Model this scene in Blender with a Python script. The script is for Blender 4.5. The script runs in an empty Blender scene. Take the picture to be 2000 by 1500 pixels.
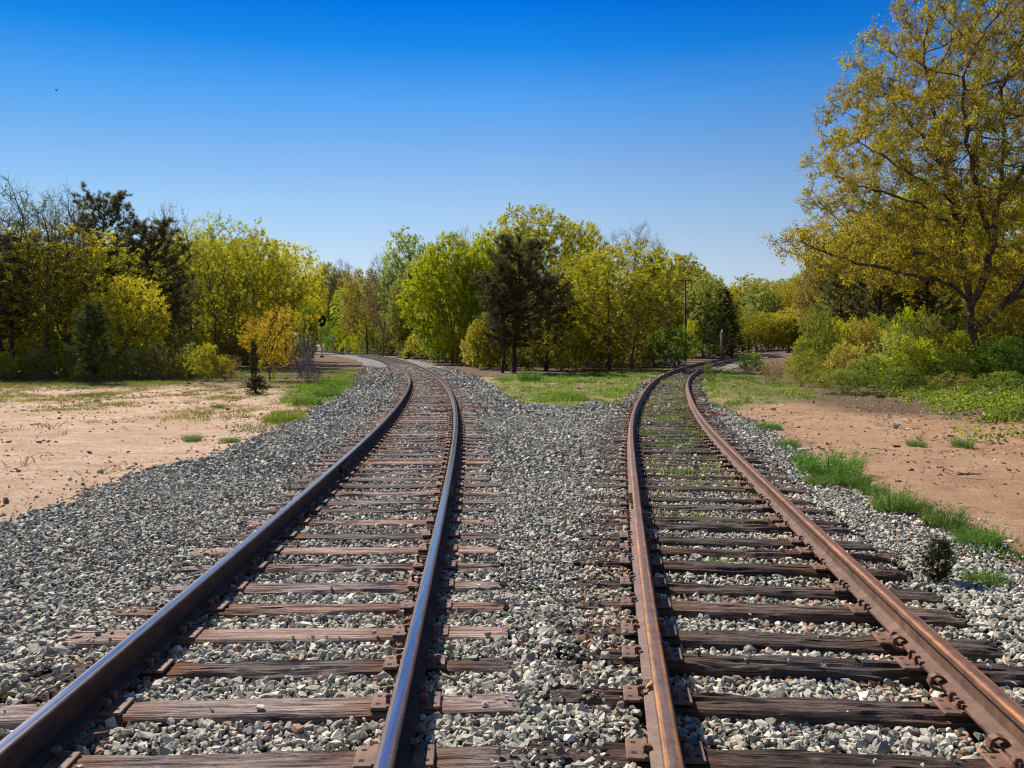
import bpy, bmesh, math, random
import numpy as np
from mathutils import Vector, Matrix

# ------------------------------------------------------------------ camera, world, sun, exposure
S = bpy.context.scene
COL = S.collection
FPX, YH, CZ = 1723.3, 674.7, 1.744            # focal length in photo pixels, horizon row, eye height above tie tops
PITCH = math.atan((750 - YH) / FPX)
cam = bpy.data.cameras.new('camera'); camo = bpy.data.objects.new('camera', cam); COL.objects.link(camo)
cam.sensor_width = 36; cam.lens = FPX / 2000 * 36; cam.clip_start = 0.05; cam.clip_end = 5000
camo.location = (0, 0, CZ); camo.rotation_euler = (math.pi / 2 - PITCH, 0, 0)
S.camera = camo
SUN_EL, SUN_AZ = math.radians(45), math.radians(-40)      # azimuth clockwise from +Y (the view direction)
W = bpy.data.worlds.new('World'); S.world = W; W.use_nodes = True
wn = W.node_tree; wn.nodes.clear()
def wnode(t, **k):
    n = wn.nodes.new(t)
    for a, b in k.items(): setattr(n, a, b)
    return n
sky = wnode('ShaderNodeTexSky', sky_type='NISHITA', sun_disc=False, sun_elevation=SUN_EL, sun_rotation=SUN_AZ,
            altitude=0, air_density=1.0, dust_density=0.25, ozone_density=2.0)
tc = wnode('ShaderNodeTexCoord'); sx = wnode('ShaderNodeSeparateXYZ')
wn.links.new(tc.outputs['Generated'], sx.inputs[0])
rp = wnode('ShaderNodeValToRGB')
cr = rp.color_ramp; cr.interpolation = 'LINEAR'
els = [(0.0, (.68, .68, .83, 1)), (.102, (.73, .71, .80, 1)), (.152, (.66, .724, .822, 1)), (.207, (.50, .672, .86, 1)),
       (.263, (.25, .62, .955, 1)), (.314, (.035, .48, .96, 1)), (.361, (.0, .345, .94, 1)), (.46, (.0, .28, .80, 1)), (.62, (.6, .68, .85, 1)), (.9, (1.0, 1.0, 1.0, 1))]
while len(cr.elements) < len(els): cr.elements.new(.5)
for e, (p, c) in zip(cr.elements, els): e.position = p; e.color = c
wn.links.new(sx.outputs['Z'], rp.inputs[0])
rx = wnode('ShaderNodeValToRGB'); cx_ = rx.color_ramp
mx_ = wnode('ShaderNodeMath', operation='MULTIPLY_ADD'); wn.links.new(sx.outputs['X'], mx_.inputs[0]); mx_.inputs[1].default_value = .5; mx_.inputs[2].default_value = .5
while len(cx_.elements) < 4: cx_.elements.new(.5)
for e, (p, c) in zip(cx_.elements, [(0., (1, 1, 1, 1)), (.26, (.45, .72, .78, 1)), (.5, (1, 1, 1, 1)), (.76, (.8, .86, .93, 1))]): e.position = p; e.color = c
wn.links.new(mx_.outputs[0], rx.inputs[0])
zz = wnode('ShaderNodeMath', operation='MULTIPLY', use_clamp=True); wn.links.new(sx.outputs['Z'], zz.inputs[0]); zz.inputs[1].default_value = 2.9
mz = wnode('ShaderNodeMix', data_type='RGBA'); wn.links.new(zz.outputs[0], mz.inputs[0]); mz.inputs[6].default_value = (1, 1, 1, 1); wn.links.new(rx.outputs[0], mz.inputs[7])
m0 = wnode('ShaderNodeMix', data_type='RGBA', blend_type='MULTIPLY'); m0.inputs[0].default_value = 1
wn.links.new(rp.outputs[0], m0.inputs[6]); wn.links.new(mz.outputs[2], m0.inputs[7])
mul = wnode('ShaderNodeMix', data_type='RGBA', blend_type='MULTIPLY'); mul.inputs[0].default_value = 1
wn.links.new(sky.outputs[0], mul.inputs[6]); wn.links.new(m0.outputs[2], mul.inputs[7])
bg = wnode('ShaderNodeBackground'); bg.inputs[1].default_value = 0.08
wo = wnode('ShaderNodeOutputWorld')
wn.links.new(mul.outputs[2], bg.inputs[0]); wn.links.new(bg.outputs[0], wo.inputs[0])
sl = bpy.data.lights.new('sun', 'SUN'); sl.energy = 5.0; sl.angle = math.radians(.5); sl.color = (1, .93, .82)
so = bpy.data.objects.new('sun', sl); COL.objects.link(so)
sd = Vector((math.sin(SUN_AZ) * math.cos(SUN_EL), math.cos(SUN_AZ) * math.cos(SUN_EL), math.sin(SUN_EL)))
so.rotation_euler = sd.to_track_quat('Z', 'Y').to_euler(); so.location = (-20, 20, 40)
S.view_settings.view_transform = 'Standard'; S.view_settings.look = 'None'
S.view_settings.exposure = 0.72; S.view_settings.gamma = 1
S.render.resolution_x = 1024; S.render.resolution_y = 768
try:
    S.cycles.pixel_filter_type = 'BLACKMAN_HARRIS'; S.cycles.filter_width = 1.15
    S.cycles.max_bounces = 6; S.cycles.transparent_max_bounces = 4
except Exception: pass

rng = np.random.default_rng(7); random.seed(7)

# ------------------------------------------------------------------ helpers
def U(a=0., b=1., n=None): return rng.uniform(a, b, n)
def mesh_np(name, V, F, mats=(), midx=None, smooth=False, attr=None):
    """F: list of int arrays (n x 3 / n x 4)"""
    if not isinstance(F, (list, tuple)): F = [F]
    F = [np.asarray(f, np.int32) for f in F if len(f)]
    me = bpy.data.meshes.new(name)
    V = np.asarray(V, np.float32)
    me.vertices.add(len(V)); me.vertices.foreach_set('co', V.ravel())
    li = np.concatenate([f.ravel() for f in F]); tot = np.concatenate([np.full(len(f), f.shape[1], np.int32) for f in F])
    st = np.concatenate([[0], np.cumsum(tot)[:-1]]).astype(np.int32)
    me.loops.add(len(li)); me.loops.foreach_set('vertex_index', li)
    me.polygons.add(len(tot)); me.polygons.foreach_set('loop_start', st); me.polygons.foreach_set('loop_total', tot)
    for m in mats: me.materials.append(m)
    if midx is not None: me.polygons.foreach_set('material_index', np.asarray(midx, np.int32))
    me.polygons.foreach_set('use_smooth', np.full(len(tot), bool(smooth)))
    if attr:
        for k, (dom, a) in attr.items():
            at = me.attributes.new(k, 'FLOAT', dom); at.data.foreach_set('value', np.asarray(a, np.float32))
    me.update(calc_edges=True)
    return me
def link(name, me, parent=None, loc=None, **props):
    o = bpy.data.objects.new(name, me); COL.objects.link(o)
    if parent is not None: o.parent = parent
    if loc is not None: o.location = loc
    for k, v in props.items(): o[k] = v
    return o
def tag(o, label=None, cat=None, group=None, kind=None):
    if label: o['label'] = label
    if cat: o['category'] = cat
    if group: o['group'] = group
    if kind: o['kind'] = kind
    return o
class MB:
    def __init__(s): s.v = []; s.f = []; s.m = []; s.n = 0
    def add(s, V, F, m=0):
        V = np.asarray(V, float); 
        s.v.append(V)
        for f in F: s.f.append([i + s.n for i in f]); s.m.append(m)
        s.n += len(V)
    def box(s, c, d, m=0, rz=0, bev=0.0, taper=1.0):
        x, y, z = [q / 2 for q in d]
        if bev:
            b = bev
            ring = [(x - b, y), (-x + b, y), (-x, y - b), (-x, -y + b), (-x + b, -y), (x - b, -y), (x, -y + b), (x, y - b)]
            rb = [(p * (1 - b / x * .9), q * (1 - b / y * .9)) for p, q in ring]
            V = [(p, q, -z) for p, q in ring] + [(p * taper, q * taper, z - b) for p, q in ring] + [(p * taper, q * taper, z) for p, q in rb]
            F = [[i, (i + 1) % 8, (i + 1) % 8 + 8, i + 8] for i in range(8)] + [[i + 8, (i + 1) % 8 + 8, (i + 1) % 8 + 16, i + 16] for i in range(8)]
            F += [list(range(16, 24)), list(range(7, -1, -1))]
        else:
            V = [(a * x * (taper if e > 0 else 1), b_ * y * (taper if e > 0 else 1), e * z) for e in (-1, 1) for b_ in (-1, 1) for a in (-1, 1)]
            F = [[0, 2, 3, 1], [4, 5, 7, 6], [0, 1, 5, 4], [2, 6, 7, 3], [0, 4, 6, 2], [1, 3, 7, 5]]
        V = np.array(V); ca, sa = math.cos(rz), math.sin(rz)
        V = np.stack([V[:, 0] * ca - V[:, 1] * sa, V[:, 0] * sa + V[:, 1] * ca, V[:, 2]], 1) + np.array(c)
        s.add(V, F, m)
    def tube(s, p0, p1, r0, r1=None, n=12, m=0, cap=True):
        if r1 is None: r1 = r0
        p0 = np.array(p0, float); p1 = np.array(p1, float); d = p1 - p0; d /= np.linalg.norm(d)
        a = np.cross(d, [0, 0, 1.]); 
        if np.linalg.norm(a) < 1e-3: a = np.array([1., 0, 0])
        a /= np.linalg.norm(a); b = np.cross(d, a)
        t = np.arange(n) * 2 * math.pi / n
        R = np.outer(np.cos(t), a) + np.outer(np.sin(t), b)
        V = np.concatenate([p0 + R * r0, p1 + R * r1])
        F = [[i, (i + 1) % n, (i + 1) % n + n, i + n] for i in range(n)]
        if cap: F += [list(range(n - 1, -1, -1)), list(range(n, 2 * n))]
        s.add(V, F, m)
    def build(s, name, mats, parent=None, smooth=False, loc=None):
        me = bpy.data.meshes.new(name)
        me.from_pydata(np.concatenate(s.v).tolist(), [], s.f)
        for m in (mats if isinstance(mats, (list, tuple)) else [mats]): me.materials.append(m)
        me.polygons.foreach_set('material_index', s.m)
        me.polygons.foreach_set('use_smooth', [smooth] * len(s.f))
        me.update()
        return link(name, me, parent, loc)

def hash2(ix, iy, seed):
    h = (ix.astype(np.int64) * 374761393 + iy.astype(np.int64) * 668265263 + seed * 1442695041) & 0xffffffff
    h = ((h ^ (h >> 13)) * 1274126177) & 0xffffffff
    return ((h ^ (h >> 16)) & 0xffffff) / float(0xffffff)
def vn(x, y, seed=0):
    x = np.asarray(x, float); y = np.asarray(y, float)
    ix = np.floor(x); iy = np.floor(y); fx = x - ix; fy = y - iy
    fx = fx * fx * (3 - 2 * fx); fy = fy * fy * (3 - 2 * fy)
    a = hash2(ix, iy, seed); b = hash2(ix + 1, iy, seed); c = hash2(ix, iy + 1, seed); d = hash2(ix + 1, iy + 1, seed)
    return (a * (1 - fx) + b * fx) * (1 - fy) + (c * (1 - fx) + d * fx) * fy
def fbm(x, y, seed=0, o=4):
    r = 0; a = .5; t = 0
    for i in range(o): r = r + a * vn(x * 2 ** i, y * 2 ** i, seed + i); t += a; a *= .5
    return r / t

# ------------------------------------------------------------------ track geometry (fitted constant-gauge centre lines)
KN = np.array([0, 8, 16, 26, 40, 60, 100, 170.])
SS = np.arange(0, 330, 1.0)
TP = {'L': ([0, -1.193, -0.0326], [-0.089, -0.1531, -0.3139, -0.2167, -0.2808, -0.0574, -0.2558, -0.2277]),
      'R': ([0, 1.2356, 0.0983], [0.6364, -0.0205, 0.5602, 0.1357, 0.3706, 0.1286, 0.2499, 0.1938])}
TR = {}
for k, (a, kv) in TP.items():
    c = np.interp(SS, KN, np.array(kv) / 100)
    th = a[2] + np.concatenate([[0], np.cumsum((c[1:] + c[:-1]) / 2)])
    x = a[1] + np.concatenate([[0], np.cumsum(np.sin((th[1:] + th[:-1]) / 2))])
    y = 2.0 + np.concatenate([[0], np.cumsum(np.cos((th[1:] + th[:-1]) / 2))])
    s = np.concatenate([np.arange(-12, 0), SS])                       # extended behind the camera
    xb = x[0] + np.sin(th[0]) * np.arange(-12, 0); yb = y[0] + np.cos(th[0]) * np.arange(-12, 0)
    TR[k] = (s, np.concatenate([xb, x]), np.concatenate([yb, y]), np.concatenate([np.full(12, th[0]), th]))
def tpos(k, s):
    a = TR[k]; return np.interp(s, a[0], a[1]), np.interp(s, a[0], a[2]), np.interp(s, a[0], a[3])
def terr(x, y):
    k = np.interp(x, [-8, 8], [2.4e-5, 0.8e-5])
    return k * np.clip(np.asarray(y, float) - 40, 0, 150) ** 2
def track_uv(k, X, Y):
    """nearest (arclength, signed offset to the right) of points in track k"""
    s, tx, ty, th = TR[k]
    X = np.asarray(X, float); Y = np.asarray(Y, float)
    best = np.full(X.shape, 1e9); bs = np.zeros(X.shape); bo = np.zeros(X.shape)
    yy = np.interp(Y, ty, s)              # ty monotone: good initial guess
    for _ in range(4):
        cx = np.interp(yy, s, tx); cy = np.interp(yy, s, ty); t = np.interp(yy, s, th)
        du = (X - cx) * np.sin(t) + (Y - cy) * np.cos(t); yy = np.clip(yy + du, s[0], s[-1])
    cx = np.interp(yy, s, tx); cy = np.interp(yy, s, ty); t = np.interp(yy, s, th)
    return yy, (X - cx) * np.cos(t) - (Y - cy) * np.sin(t)
def G(u, v, z=-.04):
    """photo pixel -> point on the ground"""
    ca, sa = math.cos(PITCH), math.sin(PITCH)
    for _ in range(6):
        a = (u - 1000) / FPX; b = (750 - v) / FPX
        dx, dy, dz = a, ca + b * sa, -sa + b * ca
        t = (z - CZ) / dz if dz < -1e-4 else 400
        x, y = dx * t, dy * t
        z = -.04 + float(terr(x, y))
    return x, y
def poly_px(pts): return [G(*p) for p in pts]
def inpoly(X, Y, P):
    r = np.zeros(X.shape, bool); n = len(P)
    for i in range(n):
        x0, y0 = P[i]; x1, y1 = P[(i + 1) % n]
        if y0 == y1: continue
        c = ((y0 > Y) != (y1 > Y)) & (X < (x1 - x0) * (Y - y0) / (y1 - y0) + x0)
        r ^= c
    return r
BALLAST = poly_px([(-900, 1330), (-300, 1120), (0, 1028), (100, 995), (185, 965), (240, 940), (310, 912), (400, 893), (450, 880), (505, 855), (550, 835),
                   (585, 820), (600, 800), (650, 782), (685, 757), (697, 736), (713, 717), (800, 712), (847, 712), (876, 720), (921, 733), (953, 747), (965, 752), (979, 764),
                   (997, 782), (1029, 790), (1088, 793), (1123, 796), (1146, 786), (1179, 786), (1193, 799), (1237, 805), (1262, 765), (1345, 765), (1375, 792), (1430, 803), (1480, 832),
                   (1540, 865), (1580, 905), (1610, 950), (1680, 968), (1750, 995), (1830, 1035), (1900, 1072), (2000, 1118), (2300, 1260)]) + [(9, -14), (-9, -14), (-9, 2.0)] 
DIRTHOLE = poly_px([(-700, 1335), (-100, 1345), (0, 1352), (40, 1332), (90, 1345), (150, 1352), (95, 1385), (40, 1425), (-60, 1530), (-700, 2300)])
GRASS_M = poly_px([(955, 742), (979, 764), (997, 782), (1029, 790), (1088, 793), (1123, 796), (1146, 786), (1179, 786), (1193, 799), (1237, 805), (1247, 780), (1275, 748), (1320, 722), (1240, 724), (1150, 727), (1080, 731), (1020, 729)])
GRASS_R = poly_px([(1350, 742), (1352, 775), (1385, 798), (1430, 800), (1500, 790), (1600, 776), (1560, 755), (1480, 740), (1440, 730), (1400, 716), (1370, 722)])
GRASS_L = poly_px([(555, 788), (600, 797), (652, 782), (690, 752), (700, 738), (640, 742), (560, 757)])
GRASS_L2 = poly_px([(510, 832), (585, 822), (588, 806), (540, 810)])
def masks(X, Y):
    """ballast, grass, litter weights 0..1 (boundaries wobbled in metres)"""
    w = .10 + .004 * Y
    jx = X + (fbm(X * 2, Y * 2, 3) - .5) * 4 * w; jy = Y + (fbm(X * 2, Y * 2, 9) - .5) * 6 * w
    b = inpoly(jx, jy, BALLAST)
    _, oL = track_uv('L', X, Y); _, oR = track_uv('R', X, Y)
    wob = (fbm(X * .7, Y * .7, 5) - .5) * .9
    b |= (Y > 30) & ((oL > -3.3 + wob) & (oL < 2.7 + wob))
    b |= (Y > 25) & ((oR > -1.3 + wob * .4) & (oR < np.where(Y > 60, 2.6, 1.25) + wob * .4))
    b &= ~inpoly(jx, jy, DIRTHOLE)
    g = np.zeros(X.shape)
    for P in (GRASS_M, GRASS_R, GRASS_L, GRASS_L2): g = np.maximum(g, inpoly(jx, jy, P) * 1.0)
    g = g * (.55 + .45 * (fbm(X * 1.3, Y * 1.3, 21) > .42))
    far = np.clip((Y - 33) / 12, 0, 1) * (X < -8) + np.clip((Y - 42) / 10, 0, 1) * (X >= -8) * (X < 14) + np.clip((X - 8.3 - (24 - Y) * .12) / 2.5, 0, 1) * np.clip((Y - 17) / 6, 0, 1)
    sp = (fbm(X * .8, Y * .8, 33) > .5) * np.clip((Y - 19) / 12, 0, 1) * .55
    g = np.maximum(g, sp * (Y < 60) * (fbm(X * 3, Y * 3, 44) > .4))
    lit = np.clip(far + (fbm(X * .5, Y * .5, 55) - .5) * .8 + np.clip((Y - 50) / 12, 0, 1), 0, 1) * np.clip(far * 2, 0, 1)
    bf = b.astype(float)
    g = g * (1 - bf)
    return bf, g, lit * (1 - bf), oL, oR
def gz(X, Y):
    X = np.asarray(X, float); Y = np.asarray(Y, float)
    b, g, l, oL, oR = masks(X, Y)
    z = terr(X, Y) - .055 + (fbm(X * .45, Y * .45, 71) - .5) * .09 * np.clip(Y / 12, .25, 1) * (1 - b) + (fbm(X * 4, Y * 4, 72) - .5) * .06 * (1 - b) + (fbm(X * 1.5, Y * 1.5, 74) - .5) * .09 * (1 - b) + (vn(X * 13, Y * 13, 73) - .5) * .018 * (1 - b)
    z = z + .07 * np.clip(X - (8.2 + (Y - 12) * .22), 0, 9) * np.clip((Y - 6) / 8, 0, 1) * (1 - b)
    z = np.where(np.abs(oL) < 1.42, terr(X, Y) - .10, z); z = np.where(np.abs(oR) < 1.42, terr(X, Y) - .125, z)
    return z
def g1(x, y): return float(gz(np.array([x]), np.array([y]))[0])

# ------------------------------------------------------------------ materials
class NT:
    def __init__(s, name):
        s.m = bpy.data.materials.new(name); s.m.use_nodes = True; s.t = s.m.node_tree; s.t.nodes.clear()
        s.out = s.n('ShaderNodeOutputMaterial')
    def n(s, t, **k):
        n = s.t.nodes.new(t)
        for a, b in k.items():
            if a.startswith('i_'):
                key = a[2:]; key = int(key) if key.isdigit() else key.replace('_', ' ')
                n.inputs[key].default_value = b
            else: setattr(n, a, b)
        return n
    def l(s, a, b): s.t.links.new(a, b)
    def noise(s, scale, detail=4, rough=.6, vec=None, dist=0):
        n = s.n('ShaderNodeTexNoise', i_Scale=scale, i_Detail=detail, i_Roughness=rough, i_Distortion=dist)
        if vec is not None: s.l(vec, n.inputs['Vector'])
        return n.outputs['Fac']
    def mapv(s, vec, scale=(1, 1, 1), loc=(0, 0, 0)):
        n = s.n('ShaderNodeMapping'); n.inputs['Scale'].default_value = scale; n.inputs['Location'].default_value = loc
        s.l(vec, n.inputs['Vector']); return n.outputs[0]
    def ramp(s, fac, pts, interp='LINEAR'):
        n = s.n('ShaderNodeValToRGB'); c = n.color_ramp; c.interpolation = interp
        while len(c.elements) < len(pts): c.elements.new(.5)
        for e, (p, col) in zip(c.elements, pts):
            e.position = p; e.color = (*col, 1) if isinstance(col, tuple) else (col, col, col, 1)
        s.l(fac, n.inputs[0]); return n.outputs[0]
    def mix(s, fac, a, b, mode='MIX'):
        n = s.n('ShaderNodeMix', data_type='RGBA', blend_type=mode)
        for i, q in ((0, fac), (6, a), (7, b)):
            if isinstance(q, (int, float)): n.inputs[i].default_value = q
            elif isinstance(q, tuple): n.inputs[i].default_value = (*q, 1)
            else: s.l(q, n.inputs[i])
        return n.outputs[2]
    def math(s, op, a, b=0., clamp=False):
        n = s.n('ShaderNodeMath', operation=op, use_clamp=clamp)
        for i, q in ((0, a), (1, b)):
            if isinstance(q, (int, float)): n.inputs[i].default_value = q
            else: s.l(q, n.inputs[i])
        return n.outputs[0]
    def attr(s, name): return s.n('ShaderNodeAttribute', attribute_name=name).outputs['Fac']
    def bump(s, h, strength=.5, dist=.01):
        n = s.n('ShaderNodeBump', i_Strength=strength, i_Distance=dist); s.l(h, n.inputs['Height']); return n.outputs[0]
    def pr(s, col, rough=.8, metal=0., nrm=None, spec=.3):
        p = s.n('ShaderNodeBsdfPrincipled'); p.inputs['Specular IOR Level'].default_value = spec
        for k, q in (('Base Color', col), ('Roughness', rough), ('Metallic', metal)):
            if isinstance(q, (int, float)): p.inputs[k].default_value = q
            elif isinstance(q, tuple): p.inputs[k].default_value = (*q, 1)
            else: s.l(q, p.inputs[k])
        if nrm is not None: s.l(nrm, p.inputs['Normal'])
        s.l(p.outputs[0], s.out.inputs[0]); return p
def objv(t): return t.n('ShaderNodeTexCoord').outputs['Object']
def rnd(t): return t.n('ShaderNodeObjectInfo').outputs['Random']

def mat_ground():
    t = NT('ground'); v = objv(t)
    n1 = t.noise(.35, 6, .6, v); n2 = t.noise(3, 6, .65, v); n3 = t.noise(28, 5, .7, v); n4 = t.noise(120, 3, .7, v)
    sand = t.ramp(n2, [(.3, (.66, .41, .26)), (.5, (.84, .585, .42)), (.7, (.88, .69, .54))])
    sep = t.n('ShaderNodeSeparateXYZ'); t.l(v, sep.inputs[0])
    right = t.math('MULTIPLY', t.math('ADD', sep.outputs['X'], 1.0), .2, True)
    sand = t.mix(right, sand, t.ramp(n2, [(.3, (.33, .165, .085)), (.55, (.50, .28, .15)), (.75, (.62, .39, .23))]))
    sand = t.mix(t.ramp(n3, [(.52, 0.), (.62, .9)]), sand, (.26, .155, .095))
    sand = t.mix(t.ramp(n4, [(.40, .6), (.5, 0.)]), sand, (.20, .12, .075))
    sand = t.mix(t.ramp(t.noise(14, 6, .75, v), [(.57, 0.), (.64, .8)]), sand, (.20, .125, .08))
    sand = t.mix(t.ramp(n1, [(.40, 0.), (.62, .7)]), sand, (.50, .33, .20))
    rut = t.noise(1., 5, .6, t.mapv(v, (.55, 2.6, 1.), ), 1.2)
    sand = t.mix(t.ramp(rut, [(.50, 0.), (.60, .55)]), sand, (.44, .27, .165))
    grass = t.ramp(n3, [(.3, (.10, .11, .03)), (.5, (.15, .17, .04)), (.7, (.28, .22, .10))])
    litter = t.ramp(n3, [(.3, (.05, .033, .022)), (.5, (.12, .078, .052)), (.66, (.25, .165, .115)), (.75, (.07, .09, .02))])
    gv = t.n('ShaderNodeTexVoronoi', i_Scale=17.); t.l(v, gv.inputs['Vector'])
    gsep = t.n('ShaderNodeSeparateXYZ'); t.l(gv.outputs['Color'], gsep.inputs[0])
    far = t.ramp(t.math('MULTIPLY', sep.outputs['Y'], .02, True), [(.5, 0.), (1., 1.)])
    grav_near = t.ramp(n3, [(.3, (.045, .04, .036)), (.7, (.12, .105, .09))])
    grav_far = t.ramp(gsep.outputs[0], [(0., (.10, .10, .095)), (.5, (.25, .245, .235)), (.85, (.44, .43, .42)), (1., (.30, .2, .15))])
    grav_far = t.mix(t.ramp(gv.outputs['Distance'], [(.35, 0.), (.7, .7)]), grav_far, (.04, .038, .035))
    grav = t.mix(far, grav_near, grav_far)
    c = t.mix(t.attr('litter'), sand, litter)
    c = t.mix(t.math('MULTIPLY', t.attr('grass'), .85), c, grass)
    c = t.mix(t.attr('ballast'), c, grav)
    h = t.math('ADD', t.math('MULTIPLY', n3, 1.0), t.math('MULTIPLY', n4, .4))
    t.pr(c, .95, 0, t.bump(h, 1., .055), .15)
    return t.m
def mat_stone():
    t = NT('ballast_stone'); v = objv(t)
    a = t.attr('tone'); n = t.noise(70, 4, .65, v)
    c = t.ramp(a, [(0., (.075, .074, .060)), (.15, (.17, .17, .142)), (.35, (.285, .28, .235)), (.55, (.41, .385, .33)), (.74, (.58, .54, .465)), (.86, (.78, .73, .64)),
                   (.89, (.30, .17, .10)), (.94, (.36, .24, .17)), (1., (.20, .11, .06))])
    c = t.mix(.38, c, t.ramp(n, [(.3, (.55, .52, .47)), (.7, (1.6, 1.5, 1.33))]), 'MULTIPLY')
    t.pr(c, .85, 0, t.bump(n, .6, .006), .25)
    return t.m
def mat_tie(name, dark):
    t = NT(name); v = objv(t); r = rnd(t)
    off = t.n('ShaderNodeCombineXYZ'); t.l(t.math('MULTIPLY', r, 37.), off.inputs[0]); t.l(t.math('MULTIPLY', r, 91.), off.inputs[1])
    ad = t.n('ShaderNodeVectorMath', operation='ADD'); t.l(v, ad.inputs[0]); t.l(off.outputs[0], ad.inputs[1]); p = ad.outputs[0]
    g1_ = t.noise(1.0, 6, .65, t.mapv(p, (2.2, 75, 75)), 0.6)
    g2_ = t.noise(1.0, 4, .6, t.mapv(p, (1.1, 22, 22)), 1.2)
    big = t.noise(1.0, 3, .5, t.mapv(p, (2.5, 5, 5)))
    if dark:
        c = t.ramp(g1_, [(.28, (.026, .018, .015)), (.48, (.095, .068, .056)), (.62, (.175, .132, .112)), (.78, (.36, .30, .265))])
    else:
        c = t.ramp(g1_, [(.25, (.045, .031, .026)), (.45, (.155, .112, .095)), (.62, (.29, .222, .198)), (.8, (.50, .42, .385))])
    tone = t.ramp(r, [(0., .5), (.3, .9), (.6, 1.25), (1., 1.95)])
    c = t.mix(1., c, tone, 'MULTIPLY')
    c = t.mix(t.ramp(big, [(.45, 0.), (.7, .45)]), c, (.30, .235, .21) if not dark else (.16, .12, .105))
    crk = t.noise(1.0, 5, .6, t.mapv(p, (1.3, 46, 46), (5, 3, 1)), 1.6)
    c = t.mix(t.ramp(g2_, [(.58, 0.), (.66, .85)]), c, (.018, .012, .010))
    c = t.mix(t.ramp(crk, [(.485, 0.), (.498, .9), (.506, .9), (.52, 0.)]), c, (.012, .008, .007))
    c = t.mix(t.ramp(t.noise(6., 5, .7, p), [(.56, 0.), (.70, .55)]), c, (.36, .29, .26) if not dark else (.22, .17, .15))
    hue = t.n('ShaderNodeMath', operation='FRACT'); t.l(t.math('MULTIPLY', r, 13.7), hue.inputs[0])
    c = t.mix(1., c, t.ramp(hue.outputs[0], [(0., (1.15, .95, .85)), (.5, (1., 1., 1.)), (1., (.88, .98, 1.05))]), 'MULTIPLY')
    sep = t.n('ShaderNodeSeparateXYZ'); t.l(v, sep.inputs[0])
    d = t.math('ABSOLUTE', t.math('SUBTRACT', t.math('ABSOLUTE', sep.outputs[0]), .72))
    st = t.math('MULTIPLY', t.ramp(d, [(.12, .8), (.38, 0.)]), t.ramp(big, [(.3, .3), (.6, 1.)]))
    c = t.mix(st, c, (.17, .065, .025) if not dark else (.095, .045, .025))
    h = t.math('ADD', g1_, t.math('MULTIPLY', g2_, -1.2))
    t.pr(c, .88, 0, t.bump(h, 1., .02), .15)
    return t.m
def mat_rust(name, a, b, c_, rough=.6, scale=9, metal=0., stretch=(1, 1, 1)):
    t = NT(name); v = t.mapv(objv(t), stretch)
    n = t.noise(scale, 6, .7, v); n2 = t.noise(max(scale, 6) * 14, 4, .7, objv(t)); n3 = t.noise(7., 6, .75, objv(t))
    c = t.ramp(n, [(.3, a), (.52, b), (.72, c_)])
    c = t.mix(.45, c, t.ramp(n2, [(.3, (.4, .4, .4)), (.7, (1.6, 1.6, 1.6))]), 'MULTIPLY')
    c = t.mix(.6, c, t.ramp(n3, [(.36, (.5, .45, .45)), (.5, (1., 1., 1.)), (.66, (1.6, 1.4, 1.2))]), 'MULTIPLY')
    t.pr(c, rough, metal, t.bump(n2, .35, .002), .45)
    return t.m
def mat_polished():
    t = NT('polished_railhead'); v = t.mapv(objv(t), (90, 1.2, 90))
    n = t.noise(1., 5, .6, v); n2 = t.noise(60, 3, .6, objv(t))
    r = t.ramp(n, [(.3, .10), (.7, .22)])
    c = t.ramp(n, [(.25, (.24, .225, .23)), (.5, (.38, .36, .37)), (.8, (.50, .48, .50))])
    t.pr(c, r, .92, t.bump(n2, .06, .001), .5)
    return t.m
def mat_leaf(name, pts, trans=.58, hue=.03):
    t = NT(name); a = t.attr('tone')
    k = 1.14 if trans == .58 else 1.
    pts = [(p, tuple(min(.9, q * k) for q in c)) for p, c in pts]
    c = t.ramp(a, pts)
    hs = t.n('ShaderNodeHueSaturation'); t.l(c, hs.inputs['Color'])
    t.l(t.math('ADD', t.math('MULTIPLY', rnd(t), hue), .5 - hue / 2), hs.inputs['Hue'])
    t.l(t.math('ADD', t.math('MULTIPLY', rnd(t), .4), .8), hs.inputs['Value'])
    c = hs.outputs[0]
    d = t.n('ShaderNodeBsdfDiffuse'); tr = t.n('ShaderNodeBsdfTranslucent'); gl = t.n('ShaderNodeBsdfGlossy', i_Roughness=.45)
    t.l(c, d.inputs[0]); t.l(c, tr.inputs[0]); gl.inputs[0].default_value = (.5, .5, .5, 1)
    m = t.n('ShaderNodeMixShader', i_0=trans); t.l(d.outputs[0], m.inputs[1]); t.l(tr.outputs[0], m.inputs[2])
    m2 = t.n('ShaderNodeMixShader', i_0=.04); t.l(m.outputs[0], m2.inputs[1]); t.l(gl.outputs[0], m2.inputs[2])
    t.l(m2.outputs[0], t.out.inputs[0]); return t.m
def mat_bark(name, a, b):
    t = NT(name); v = objv(t)
    n = t.noise(1., 6, .7, t.mapv(v, (9, 9, 2.2))); n2 = t.noise(1.2, 4, .6, v)
    c = t.ramp(n, [(.3, a), (.7, b)])
    c = t.mix(t.ramp(n2, [(.5, 0.), (.7, .5)]), c, tuple(min(1, q * 1.5) for q in b))
    t.pr(c, .95, 0, t.bump(n, .9, .03), .1); return t.m
def mat_plain(name, c, rough=.7, metal=0., var=.3, scale=12, spec=.3):
    t = NT(name); v = objv(t); n = t.noise(scale, 5, .65, v)
    k = t.ramp(n, [(.25, 1 - var), (.75, 1 + var)])
    t.pr(t.mix(1., (c), k, 'MULTIPLY'), rough, metal, t.bump(n, .2, .003), spec); return t.m

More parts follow.
